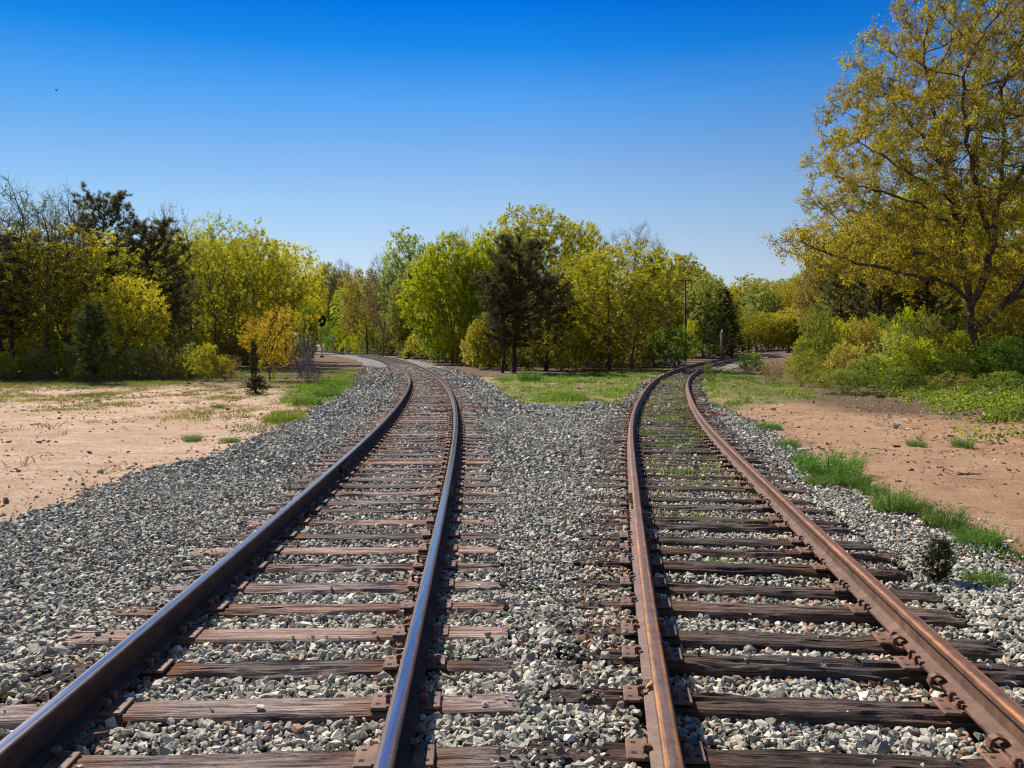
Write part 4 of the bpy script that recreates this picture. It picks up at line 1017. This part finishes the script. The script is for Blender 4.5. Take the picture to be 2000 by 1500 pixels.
# shrubs along the right verge, nearest first
RS = [('shrubC', 1875, 38.5, 655, 90, 'olive', 'olive bush hiding the foot of the big oak'), ('shrubA', 1935, 37, 668, 90, 'green', 'green bush just right of the big oak foot'), ('shrubC', 1745, 38, 655, 110, 'greygreen', 'taller grey-green bush behind the middle of the right verge'), ('shrubA', 1592, 46, 648, 95, 'lime', 'bright lime bush where the right wood begins'), ('shrubB', 1568, 38, 690, 85, 'olive', 'twiggy yellow-brown bush in the grass right of the right track'),
      ('shrubB', 1510, 42, 702, 55, 'brown', 'small dark twiggy bush beside the right track, left of the yellow-brown one'), ('shrubC', 1650, 40, 672, 100, 'brown', 'brown-tinged low bush behind the bright right verge'),
      ('shrubC', 1655, 33, 722, 110, 'green', 'spreading low green bush at the edge of the right dirt'), ('shrubA', 1720, 36, 690, 100, 'green', 'leafy green bush in the middle of the right verge'),
      ('shrubC', 1785, 36, 662, 130, 'lime', 'tall yellow-green bush left of the big oak trunk'), ('shrubA', 1755, 31.5, 715, 90, 'green', 'green bush in front of the tall yellow-green one'),
      ('shrubC', 1840, 35, 690, 110, 'green', 'green bush at the left foot of the big oak'), ('shrubB', 1850, 31, 728, 90, 'brown', 'dry brownish bush before the big oak trunk'),
      ('shrubA', 1960, 29, 725, 110, 'green', 'green bush right of the big oak trunk, near the edge'), ('shrubC', 1985, 35, 660, 120, 'green', 'taller green bush behind at the right edge'),
      ('shrubC', 1935, 24.5, 775, 100, 'green', 'low green bush on the dry leaves below the big oak'), ('shrubA', 2000, 20.5, 780, 110, 'green', 'nearest green bush, cut by the right edge'),
      ('shrubA', 1830, 27, 765, 60, 'green', 'small low leafy bush on the litter left of the right edge'), ('shrubC', 1700, 44, 640, 110, 'olive', 'olive bush in front of the right pines'),
      ('shrubC', 1620, 54, 630, 110, 'olive', 'tall olive bush at the left start of the right wood'), ('shrubA', 1900, 42, 650, 120, 'olive', 'shaded bush directly behind the big oak trunk'),
      ('shrubB', 1385, 42, 706, 26, 'green', 'little evergreen-looking bush inside the bend of the right track'), ('shrubC', 1470, 56, 690, 60, 'green', 'low green bush on the bank inside the right bend')]
for k, u, D, v, w, lf, lab in RS: plant(k, u, D, v, w, 'bush', lab, 'bush', lf, 'bushes along the right verge')

# ------------------------------------------------------------------ the big oak on the right
def big_oak():
    r = np.random.default_rng(31); D = 40.; sc = FPX / D
    bx = (1906 - 1000) / sc; by = D; bz = g1(bx, by)
    def P(u, v, dy=0): return np.array([(u - 1000) / sc * (D + dy) / D - bx, dy, (YH - v) / sc * (D + dy) / D + CZ - bz])
    guides = [[P(1908, 752), P(1905, 700), P(1897, 640), P(1893, 590)],
              [P(1893, 590), P(1880, 530, .3), P(1868, 460, .6), P(1855, 400, .5), P(1835, 330, .2), P(1815, 240, 0), P(1800, 150, 0)],
              [P(1893, 600), P(1920, 545, -.6), P(1932, 480, -.9), P(1945, 400, -1), P(1950, 300, -1), P(1945, 180, -1)],
              [P(1893, 590), P(1850, 555, -1), P(1780, 538, -2), P(1700, 520, -2.6), P(1630, 505, -3), P(1572, 478, -3.1)],
              [P(1880, 530, .3), P(1830, 505, 1.4), P(1760, 490, 2.4), P(1690, 470, 3)],
              [P(1855, 400, .5), P(1800, 360, -1), P(1730, 320, -2), P(1670, 280, -2.5)],
              [P(1866, 450, .6), P(1790, 400, -.4), P(1700, 375, -1.2), P(1620, 345, -2)],
              [P(1835, 330, .2), P(1770, 250, 1.5), P(1720, 190, 2.5)],
              [P(1906, 640), P(1950, 600, -1), P(1990, 560, -2), P(2030, 500, -3), P(2080, 400, -3)],
              [P(1912, 620), P(1965, 590, 1), P(2030, 560, 2), P(2100, 480, 3)],
              [P(1945, 400, -1), P(2000, 320, -2), P(2060, 230, -2)], [P(1932, 480, -.9), P(1900, 380, -2.5), P(1880, 280, -3.5), P(1870, 160, -4)],
              [P(1868, 460, .6), P(1890, 380, 2.5), P(1900, 260, 4)]]
    pos = [guides[0][0]]; par = [-1]; step = .42
    for g in guides:
        j = int(np.argmin([np.linalg.norm(q - g[0]) for q in pos]))
        for a, b in zip(g[:-1], g[1:]):
            L = np.linalg.norm(b - a); n = max(1, int(L / step))
            for i in range(1, n + 1):
                p = a + (b - a) * i / n + r.normal(0, .05, 3); pos.append(p); par.append(j); j = len(pos) - 1
    c = P(1988, 325); A = envelope_pts(8200, c, (9.3, 8.2, 8.9), r, P(0, 560)[2], .10, .25)
    lower = envelope_pts(900, P(1645, 484, -2.6), (3.2, 2.8, 1.2), r, None, .3, .0)
    A = np.concatenate([A, lower])
    Pn, par = colonize(A, pos, par, step, .62, 3.5, 120, r, .02)
    R = radii(Pn, par, .0105, 2.35); R = np.where(R > .03, .03 + (R - .03) * min(1., .37 / (R[0] - .03)), R); R = np.where((R > .02) & (R < .14), R * 1.25, R)
    R = np.maximum(R, .0105)
    ch = np.where(par >= 0)[0]; pp = par[ch]; big = np.zeros(len(Pn))
    for i in ch: big[par[i]] = max(big[par[i]], R[i])
    R0 = np.where(R[ch] >= big[pp] * .999, R[pp], R[ch] * 1.08)
    base = np.where(Pn[pp][:, 2] < .5, 1.3, 1.); R0 = R0 * base
    th = R[ch] > .04
    segs = [(Pn[pp][th], Pn[ch][th], R0[th], R[ch][th], 9), (Pn[pp][~th], Pn[ch][~th], np.minimum(R0[~th], .06), R[ch][~th], 4)]
    kids = np.zeros(len(Pn)); np.add.at(kids, pp, 1)
    tips = np.where(((kids == 0) | ((R < .03) & (r.uniform(size=len(Pn)) < .8))))[0]; tips = tips[tips > len(pos) - 1]
    T0 = np.repeat(Pn[tips], 4, 0); d = r.normal(size=T0.shape); o_ = T0 - (c - np.array([0, 0, 4])); d += o_ / np.linalg.norm(o_, axis=1)[:, None] * 1.1 + np.array([0, 0, .3]); d /= np.linalg.norm(d, axis=1)[:, None]
    T1 = T0 + d * r.uniform(.18, .62, (len(T0), 1)); segs.append((T0, T1, np.full(len(T0), .010), np.full(len(T0), .004), 3))
    root = link('oak_tree', None, loc=(bx, by, bz)); tag(root, 'huge spreading oak with young golden leaves filling the right edge', 'tree')
    link('trunk', wood_mesh('trunk', segs, M['barkoak']), root)
    n = 22; f = r.uniform(.5, 1.15, (len(T0), n, 1))
    C = (T0[:, None] + (T1 - T0)[:, None] * f + r.normal(size=(len(T0), n, 3)) * .075).reshape(-1, 3)
    tone = np.clip(.5 + np.repeat(r.normal(0, .16, len(T0)), n) + (fbm(C[:, 0] * .5 + 60, C[:, 2] * .5 + 60, 5, 2) - .5) * .6 + r.normal(0, .15, len(C)), 0, 1)
    print('oak', len(Pn), 'leaves', len(C))
    link('crown', leaf_mesh('crown', C, .088 * r.uniform(.6, 1.3, len(C)), tone, M['oak'], r), root)
big_oak()

# ------------------------------------------------------------------ grass, weeds, litter
def tuft_field(name, X, Y, protos, sc, mat, label, cat):
    n = len(X); Z = gz(X, Y); pid = rng.integers(0, len(protos), n); a = U(0, 6.283, n)
    VV, FF, TT, b = [], [], [], 0
    for p, (V, F, T) in enumerate(protos):
        s_ = np.where(pid == p)[0]
        if not len(s_): continue
        ca, sa = np.cos(a[s_]), np.sin(a[s_]); s = sc[s_]
        v = np.stack([(V[None, :, 0] * ca[:, None] - V[None, :, 1] * sa[:, None]) * s[:, None] + X[s_][:, None], (V[None, :, 0] * sa[:, None] + V[None, :, 1] * ca[:, None]) * s[:, None] + Y[s_][:, None], V[None, :, 2] * s[:, None] + Z[s_][:, None]], 2)
        VV.append(v.reshape(-1, 3)); FF.append((F[None] + (np.arange(len(s_)) * len(V))[:, None, None] + b).reshape(-1, 4)); TT.append((T[None] * .8 + rng.normal(0, .10, (len(s_), 1)) + ((fbm(X[s_] * .55, Y[s_] * .55, 88) - .48) * 1.5)[:, None]).clip(0, 1).ravel()); b += len(s_) * len(V)
    me = mesh_np(name, np.concatenate(VV), np.concatenate(FF), [mat], attr={'tone': ('FACE', np.concatenate(TT))})
    return tag(link(name, me), label, cat, kind='stuff')
GT = [make_tuft(200 + i, 26, .16, .13, None, .012, .55) for i in range(5)]
def field_pts(n, x0, x1, y0, y1, fn):
    X = U(x0, x1, n); Y = U(y0, y1, n); k = fn(X, Y); return X[k], Y[k]
def gdens(P, hi):
    return lambda X, Y: inpoly(X, Y, P) & (U(0, 1, len(X)) < hi * np.clip(fbm(X * 1.1, Y * 1.1, 61) * 3.2 - 1.15, .03, 1) * np.clip(fbm(X * 4, Y * 4, 161) * 3 - .9, .2, 1))
def patch(P, n, lab, name='grass', hi=1., sc=(.6, 1.4)):
    xs = [p[0] for p in P]; ys = [p[1] for p in P]
    X, Y = field_pts(n, min(xs), max(xs), min(ys), max(ys), gdens(P, hi))
    s = U(sc[0], sc[1], len(X)) * (.7 + fbm(X * .9, Y * .9, 62) * .9)
    tuft_field(name, X, Y, GT, s, M['grass'], lab, 'grass')
patch(GRASS_M, 9000, 'bright green grass between the two tracks beyond the gravel')
patch(GRASS_R, 8000, 'green grass just right of the right track')
patch(GRASS_L, 4200, 'lush green grass at the left edge of the gravel', hi=1.0, sc=(.6, 1.5))
patch(GRASS_L2, 900, 'small green grass patch on the left gravel edge', hi=1.3)
# thin dry grass scattered over the sand
def sparse_fn(X, Y):
    b, g, l, oL, oR = masks(X, Y)
    return (b < .5) & (U(0, 1, len(X)) < np.clip((fbm(X * .6, Y * .6, 63) - .46) * 3.2, 0, .8) * np.clip((Y - 17) / 9, 0.03, 1))
X, Y = field_pts(26000, -26, -3, 12, 46, sparse_fn)
tuft_field('dry_grass', X, Y, [make_tuft(230 + i, 14, .11, .12, None, .010, .8) for i in range(4)], U(.8, 2.0, len(X)), M['dry'], 'thin dry grass tufts scattered over the left sand', 'grass')
X, Y = field_pts(9000, -34, -6, 37, 66, lambda X, Y: (masks(X, Y)[0] < .5) & (U(0, 1, len(X)) < np.clip((fbm(X * .45, Y * .45, 69) - .45) * 4, 0, .7)))
tuft_field('wood_grass', X, Y, GT, U(.5, 1.3, len(X)), M['grass'], 'shaded grass on the floor of the left wood', 'grass')
def cover_clump(seed):
    r = np.random.default_rng(seed); n = 46; a = r.uniform(0, 6.28, n); q = np.sqrt(r.uniform(0, 1, n)) * .24
    C = np.stack([np.cos(a) * q, np.sin(a) * q, r.uniform(.02, .22, n) * (1.15 - (q / .24) ** 2)], 1)
    me = leaf_mesh('tmp', C, .07 * r.uniform(.5, 1.3, n), np.zeros(n), M['green'], r, .7, .8)
    V = np.array([v.co[:] for v in me.vertices]); F = np.array([list(p.vertices) for p in me.polygons]); bpy.data.meshes.remove(me)
    return V, F, r.beta(2, 2, n)
GC = [cover_clump(240 + i) for i in range(5)]
def rverge(X, Y):
    b = masks(X, Y)[0]; e = X - (7.2 + (Y - 12) * .30)
    return (b < .5) & (e > 0) & (U(0, 1, len(X)) < np.clip(e * .22, 0, .55) * np.clip(fbm(X * .8, Y * .8, 64) * 2.4 - .7, 0, 1))
X, Y = field_pts(9000, 7, 26, 16, 44, rverge)
tuft_field('ground_cover', X, Y, GC, U(.7, 1.7, len(X)), M['green'], 'low green ground cover on the right verge', 'ground cover')
# small weeds in the cribs of the rusty track
def crib(X, Y):
    _, o = track_uv('R', X, Y); return (np.abs(o) < .70) & (U(0, 1, len(X)) < np.clip((fbm(X * 1.7, Y * .9, 65) - .42) * 4, 0, 1) * np.clip((Y - 7) / 10, 0.05, 1))
X, Y = field_pts(11000, 1, 9, 7, 48, crib)
tuft_field('crib_weeds', X, Y, GT, U(.95, 1.8, len(X)), M['grass'], 'thin weeds growing between the ties of the right track', 'weeds')
EW = [G(u, v) for u, v in ((1490, 832), (1540, 866), (1590, 905), (1625, 940), (1680, 962), (1745, 998), (1830, 1030), (1905, 1068), (1960, 1090))]
t_ = U(0, len(EW) - 1.001, 1100); i_ = t_.astype(int); ea = np.array(EW); X = ea[i_, 0] + (ea[i_ + 1, 0] - ea[i_, 0]) * (t_ - i_); Y = ea[i_, 1] + (ea[i_ + 1, 1] - ea[i_, 1]) * (t_ - i_)
X = X + rng.normal(0, .16, len(X)); Y = Y + rng.normal(0, .3, len(Y)); k_ = U(0, 1, len(X)) < np.clip(fbm(X * 1.6, Y * 1.6, 166) * 6 - 3.2, 0, 1)
X, Y = X[k_], Y[k_]
tuft_field('verge_weeds', X, Y, GT, U(.35, 1.0, len(X)), M['weed'], 'thin low weeds along the edge of the right gravel', 'weeds')
# individual weed clumps
WM = []
for i in range(5):
    V, F, T = make_tuft(300 + i, 210, .42, .30, None, .010, .45, feather=True)
    WM.append(mesh_np('weed_clump', V, F, [M['weed']], attr={'tone': ('FACE', T)}))
WC = [(1620, 925, 120, 62, 'wide feathery green weed mass, largest on the right gravel edge'), (1605, 948, 60, 30, 'low weed in front of the widest feathery weed'), (1668, 950, 60, 40, 'green weed just right of the widest one'),
      (1705, 968, 50, 28, 'low green weed between two taller clumps on the right edge'), (1745, 1000, 75, 70, 'tall pointed green weed clump, fourth up the right gravel edge'), (1800, 1000, 42, 34, 'small weed between the tall pointed clump and the bushy pair'),
      (1845, 1028, 78, 52, 'bushy green weed clump, left of the bottom pair on the right'), (1908, 1062, 76, 48, 'bushy green weed clump nearest the right edge above the gravel end'),
      (1925, 1142, 76, 44, 'blue-green thin weed standing in the stones near the right edge'), (1262, 850, 44, 26, 'bright weed hugging the inside of the rusty left rail'),
      (1322, 868, 60, 20, 'flat green weed between the rusty rails, beyond the tie rows'), (1402, 1100, 44, 38, 'small upright weed in the middle of the right track'), (1526, 1192, 54, 24, 'low pale weed near the right rusty rail'),
      (1575, 905, 52, 26, 'light green weed at the upper end of the right weed row'), (1540, 872, 44, 22, 'small weed uppermost in the right weed row'), (1500, 838, 44, 20, 'weed at the corner of the right gravel and dirt'),
      (1478, 968, 18, 26, 'tiny yellow-green sprig against the right rusty rail'), (1285, 975, 30, 34, 'thin weed beside the left rusty rail at mid distance'), (1202, 832, 24, 12, 'tiny weed left of the rusty left rail'),
      (768, 745, 16, 8, 'lone green tuft on the gravel inside the left bend'), (835, 760, 12, 7, 'small green tuft between the shiny rails'), (1035, 745, 44, 28, 'taller grass clump at the back of the middle grass'),
      (375, 858, 34, 18, 'yellow-green tuft on the left sand'), (450, 862, 38, 14, 'low tuft on the sand close to the gravel'), (425, 797, 26, 10, 'small green tuft farther back on the left sand'), (18, 1335, 50, 16, 'mossy green sprigs at the left edge near the rail'),
      (1880, 870, 40, 26, 'small dark weed on the right dirt'), (1790, 868, 34, 18, 'bright green sprout on the right dirt'), (640, 775, 50, 26, 'grass clump by the left gravel below the bend'), (600, 792, 54, 22, 'grass clump lowest in the left green patch')]
for i, (u, v, w, h, lab) in enumerate(WC):
    x, y = G(u, v); z = g1(x, y)
    o = link('weed_clump', WM[i % 5], loc=(x, y, z)); k = w / FPX * y / .75; o.scale = (k * 1.15, k * 1.15, h / FPX * y / .40); o.rotation_euler = (0, 0, float(U(0, 6)))
    tag(o, lab, 'weed', 'weed clumps on the gravel and dirt')
x, y = G(1840, 1140); o_ = plant('pineS', 1840, y, 1085, 58, 'conifer_seedling', 'tiny dark conifer seedling in the stones left of the blue-green weed', 'seedling', leaf='juniper')
(wm, lm), H0, W0 = PR['pineS']; o_.scale = (.26 / W0, .26 / W0, .33 / H0); o_.location.z = -.05
# dead leaves and bark bits
def leaves_litter():
    C = []; S_ = []
    def add(n, x0, x1, y0, y1, fn, s):
        X, Y = field_pts(n, x0, x1, y0, y1, fn); 
        bz = gz(X, Y); _, oL = track_uv('L', X, Y); _, oR = track_uv('R', X, Y); b = masks(X, Y)[0]
        z = np.where(b > .5, terr(X, Y) - .012, bz + .01); C.append(np.stack([X, Y, z + U(0, .012, len(X))], 1)); S_.append(s * U(.6, 1.4, len(X)))
    def nr(X, Y):
        _, o = track_uv('R', X, Y); s_, _ = track_uv('R', X, Y); d = np.minimum(np.abs(o + .9), np.abs(o - .55))
        return (d < .28) & (U(0, 1, len(X)) < np.clip(fbm(X * 2.5, Y * 2.5, 66) * 3 - 1.3, 0, 1)) & ~in_tie('R', s_, o, .03)
    add(1500, 0, 8, 3, 30, nr, .05)
    def nl(X, Y):
        _, o = track_uv('L', X, Y); return (np.abs(np.abs(o) - .95) < .25) & (U(0, 1, len(X)) < np.clip(fbm(X * .8, Y * .8, 67) * 3 - 1.2, 0, 1))
    add(2500, -8, 1, 12, 55, nl, .07)
    add(500, -4, 5, 3, 12, lambda X, Y: (U(0, 1, len(X)) < .3) & (masks(X, Y)[0] > .5), .038)
    add(9000, 5, 22, 12, 34, lambda X, Y: (masks(X, Y)[0] < .5) & (X > 6 + (Y - 12) * .28) & (U(0, 1, len(X)) < np.clip(fbm(X * .6, Y * .6, 68) * 2.6 - .8, 0, 1)), .07)
    add(3500, 3, 22, 7, 30, lambda X, Y: (masks(X, Y)[0] < .5) & (X > 3) & (U(0, 1, len(X)) < np.clip(fbm(X * .9, Y * .9, 98) * 2.6 - .95, 0, 1)), .055)
    add(2500, -20, -3, 9, 34, lambda X, Y: (masks(X, Y)[0] < .5) & (U(0, 1, len(X)) < np.clip(fbm(X * .7, Y * .7, 99) * 2.6 - 1.1, 0, 1)), .05)
    add(5000, -26, -6, 30, 50, lambda X, Y: (masks(X, Y)[0] < .5) & (U(0, 1, len(X)) < .5), .08)
    C = np.concatenate(C); s = np.concatenate(S_); D = rng.normal(size=(len(C), 3)); D[:, 2] *= .2
    me = leaf_mesh('dead_leaves', C, s, rng.beta(2, 2, len(C)), M['deadleaf'], aspect=.6, up=1.2, D=D)
    tag(link('dead_leaves', me), 'dry tan fallen leaves on the ballast and the right dirt', 'dead leaves', kind='stuff')
leaves_litter()

# ------------------------------------------------------------------ sticks, rocks and painted stakes
M['stick'] = mat_plain('weathered_stick', (.22, .15, .11), .9, var=.5)
M['darkstick'] = mat_plain('dark_wood_chunk', (.09, .06, .045), .9, var=.5)
M['redpaint'] = mat_plain('red_painted_wood', (.62, .09, .05), .7, var=.25)
def stick(p, q, r0, mat, label, kinks=5, name='stick', zz=.0):
    a = np.array([*G(*p), 0.]); b = np.array([*G(*q), 0.]); a[2] = zz + (-.015); b[2] = zz + (-.01)
    mb = MB(); pr = a
    for i in range(1, kinks + 1):
        t = i / kinks; c = a + (b - a) * t + np.array([float(U(-.02, .02)), float(U(-.02, .02)), float(U(0, .012))])
        mb.tube(pr, c, r0 * (1 - .5 * (t - 1 / kinks)), r0 * (1 - .5 * t), 7); pr = c
    tag(mb.build(name, mat, smooth=True), label, 'stick')
stick((135, 1475), (205, 1445), .022, M['darkstick'], 'dark broken wood splinter on the stones inside the left rail', name='wood_splinter')
stick((852, 1315), (890, 1342), .009, M['stick'], 'short flat wood splinter right of the shiny right rail', 2, 'wood_splinter')
stick((55, 1382), (150, 1322), .008, M['stick'], 'thin brown twig left of the shiny left rail', 6)
stick((102, 1262), (220, 1248), .006, M['stick'], 'thin twig lying on a tie end left of the left rail', 6)
stick((1620, 1018), (1668, 1024), .012, M['stick'], 'thin stick on the right dirt before the weeds', 4) if False else None
stick((1830, 915), (1860, 925), .014, M['darkstick'], 'short dark stick on the right dirt, farther from the edge', 3)
stick((1870, 930), (1915, 931), .016, M['darkstick'], 'longer dark stick lying flat on the right dirt', 4)
stick((1742, 1008), (1812, 1010), .016, M['darkstick'], 'dark stick at the foot of the tall pointed weed', 4)
stick((1700, 878), (1752, 884), .012, M['stick'], 'bent pale twig on the right dirt', 5)
for u, v, lab in ((930, 798, 'red painted marker board lying right of the left track'), (1402, 814, 'red painted marker board lying right of the right track')):
    x, y = G(u, v); mb = MB(); mb.box((0, 0, .0), (.42, .05, .03), bev=.006); mb.box((-.12, 0, .018), (.03, .052, .01)); o = mb.build('marker_board', M['redpaint']); o.location = (x, y, .01); tag(o, lab, 'marker', 'red marker boards')
# oak leaf caught on the near plate of the rusty rail
x, y = G(1265, 1372, .03); V = []
t_ = np.linspace(0, 1, 9); wv = np.array([0, .012, .026, .014, .034, .018, .030, .012, .0])
for q, (t, w) in enumerate(zip(t_, wv)): V += [(t * .11 - .05, -w, .012 + .02 * abs(math.sin(t * 5)) + w * .5), (t * .11 - .05, 0, .006 + .02 * abs(math.sin(t * 5))), (t * .11 - .05, w, .012 + .02 * abs(math.sin(t * 5)) + w * .3)]
F = []
for q in range(8): F += [[3 * q, 3 * q + 1, 3 * q + 4, 3 * q + 3], [3 * q + 1, 3 * q + 2, 3 * q + 5, 3 * q + 4]]
me = mesh_np('dry_oak_leaf', V, np.array(F), [M['deadleaf']], attr={'tone': ('FACE', [.9] * len(F))}); o = link('dry_oak_leaf', me, loc=(x, y, .03)); o.rotation_euler = (0, .1, 1.2)
tag(o, 'curled pale oak leaf caught on the plate of the rusty left rail', 'leaf')
def rock(u, v, s, lab, tone=.9):
    x, y = G(u, v); hv, hf = hull(22, int(u)); me = mesh_np('rock', hv * s, hf, [M['stone']], attr={'tone': ('FACE', [tone] * len(hf))}); o = link('rock', me, loc=(x, y, -.02)); o.rotation_euler = (0, 0, float(U(0, 6))); tag(o, lab, 'rock', 'bigger stones')
rock(585, 1433, .040, 'orange-brown stone larger than its neighbours, low between the shiny rails', .92)
rock(885, 1272, .045, 'large tan stone right of the shiny right rail between two ties', .94)
rock(1750, 832, .11, 'pale flat rock at the top of the right dirt', .5)

# ------------------------------------------------------------------ signal, signs, poles
M['black'] = mat_plain('black_paint', (.008, .008, .009), .85, var=.3)
M['mast'] = mat_plain('grey_mast_paint', (.20, .18, .16), .7)
M['white'] = mat_plain('white_sign_paint', (.72, .68, .62), .7, var=.12)
M['polewood'] = mat_plain('pole_wood', (.10, .075, .062), .9, var=.35)
def at(u, D): x = (u - 1000) / FPX * D; return (x, D, g1(x, D))
D = 122.; sc = D / FPX
root = link('railway_signal', None, loc=at(629, D)); tag(root, 'black round railway signal on a thin mast left of the bend', 'railway signal')
H = (YH - 628) * sc + CZ - root.location.z
mb = MB(); mb.tube((0, 0, 0), (0, 0, H), .065, .055, 12); mb.build('mast', M['mast'], root, True)
mb = MB(); mb.box((0, 0, .15), (.5, .5, .3), bev=.03); mb.build('base', M['mast'], root)
mb = MB(); n = 28; t = np.arange(n) * 6.2832 / n
ring = np.stack([np.cos(t) * .60, np.zeros(n), np.sin(t) * .80], 1)
V = np.concatenate([ring + [0, -.02, 0], ring + [0, .02, 0]]); mb.add(V, [[i, (i + 1) % n, (i + 1) % n + n, i + n] for i in range(n)] + [list(range(n)), list(range(2 * n - 1, n - 1, -1))])
d_ = mb.build('target_disc', M['black'], root); d_.location = (0, -.06, H + .1)
mb = MB(); mb.tube((0, 0, 0), (0, .35, 0), .2, .17, 16); h_ = mb.build('lamp_housing', M['black'], root, True); h_.location = (0, -.05, H + .1)
mb = MB(); mb.tube((0, -.42, 0), (0, 0, .0), .16, .18, 14, cap=False); mb.tube((0, -.30, 0), (0, -.02, .0), .13, .13, 14); h_ = mb.build('lens_hood', M['black'], root, False); h_.location = (0, -.08, H + .1)
mb = MB(); mb.box((0, 0, 0), (.5, .2, .42), bev=.04); h_ = mb.build('relay_box', M['black'], root); h_.location = (-.5, .05, H + .25)
D = 150.; sc = D / FPX
root = link('marker_sign', None, loc=at(652, D)); tag(root, 'small pale number sign on a post right of the signal', 'sign')
H = (YH - 660) * sc + CZ - root.location.z
mb = MB(); mb.tube((0, 0, 0), (0, 0, H + .2), .045, n=8); mb.build('post', M['mast'], root)
mb = MB(); mb.box((0, -.07, H), (.5, .03, .62), bev=.01); pl = mb.build('panel', M['white'], root)
mb = MB()
for c, d in (((.07, -.09, H), (.06, .01, .42)), ((-.02, -.09, H - .07), (.28, .01, .06))): mb.box(c, d)
V = np.array([(-.14, -.092, H - .04), (-.08, -.092, H - .04), (.10, -.092, H + .2), (.04, -.092, H + .21)]); mb.add(V, [[0, 1, 2, 3]]); mb.build('numeral', M['black'], pl)
# utility pole with crossarm and a wire
D = 102.; sc = D / FPX
root = link('utility_pole', None, loc=at(1337, D)); tag(root, 'brown wooden utility pole with a T crossarm against the trees', 'utility pole')
H = (YH - 545) * sc + CZ - root.location.z
mb = MB(); mb.tube((.12, 0, 0), (0, 0, H), .14, .09, 12); mb.build('pole', M['polewood'], root, True)
mb = MB(); mb.box((0, -.14, H - .2), (1.5, .09, .11), bev=.01); mb.build('crossarm', M['polewood'], root)
for q in (-.65, -.3, .3, .65):
    mb = MB(); mb.tube((q, -.14, H - .15), (q, -.14, H), .03, .02, 8); mb.build('insulator', M['black'], root)
mb = MB(); a = np.array([root.location.x + .3, D, root.location.z + (YH - 590) * sc + CZ]); b = np.array([root.location.x + 26, D + 14, root.location.z + (YH - 600) * sc + CZ]); pr = a
for i in range(1, 15):
    t = i / 14; c = a + (b - a) * t - np.array([0, 0, 1.2 * 4 * t * (1 - t)]) * .5; mb.tube(pr, c, .018, n=5, cap=False); pr = c
tag(mb.build('overhead_wire', M['black']), 'thin dark wire running right from the utility pole', 'wire')
D = 100.; sc = D / FPX
root = link('crossing_post', None, loc=at(1409, D)); tag(root, 'grey post with small white fittings on top by the right bend', 'post')
H = (YH - 648) * sc + CZ - root.location.z
mb = MB(); mb.tube((0, 0, 0), (0, 0, H), .13, .11, 10); mb.build('post', M['mast'], root, True)
mb = MB(); mb.tube((0, -.1, H - .1), (.05, -.12, H + .28), .1, .07, 10); mb.build('lamp', M['white'], root)
mb = MB(); mb.box((-.16, -.12, H - .25), (.12, .06, .5), rz=.3, bev=.01); mb.build('bracket', M['white'], root)
mb = MB(); mb.box((.06, -.14, H * .45), (.22, .12, .35), bev=.01); mb.build('box', M['mast'], root)
D = 118.
root = link('small_sign', None, loc=at(1453, D)); tag(root, 'tiny dark signboard on a stick right of the grey post', 'sign')
mb = MB(); mb.tube((0, 0, 0), (0, 0, 1.3), .03, n=8); mb.build('post', M['mast'], root)
mb = MB(); mb.box((0, -.04, 1.3), (.45, .03, .35), bev=.01); mb.build('panel', M['mast'], root)
# switch machine beside the left bend
x, y = G(785, 703); mb = MB(); mb.box((0, 0, .15), (1.6, .6, .22), bev=.03); mb.box((.9, 0, .12), (.7, .35, .16), bev=.03); mb.tube((-.5, 0, .26), (-.5, 0, .5), .06, n=10)
o = mb.build('switch_machine', M['black']); o.location = (x + 1.2, y, float(terr(x, y))); tag(o, 'low dark switch machine beside the far bend of the left track', 'switch machine')
# a bird in the sky
D = 70.; sc = D / FPX; mb = MB()
V = [(-.30, 0, .16), (-.14, .05, .10), (0, .05, 0), (-.13, -.04, .085), (.15, .05, .08), (.24, 0, .15), (.13, -.04, .07), (0, -.08, 0)]
mb.add(V, [[0, 1, 2, 7, 3], [2, 4, 5, 6, 7]]); mb.tube((0, -.16, -.01), (0, .02, 0), .02, .045, 8); mb.tube((0, .02, 0), (0, .2, .01), .045, .012, 8)
o = mb.build('bird', M['black']); o.location = ((121 - 1000) * sc, D, (YH - 183) * sc + CZ); tag(o, 'tiny dark bird flying alone in the blue sky', 'bird')
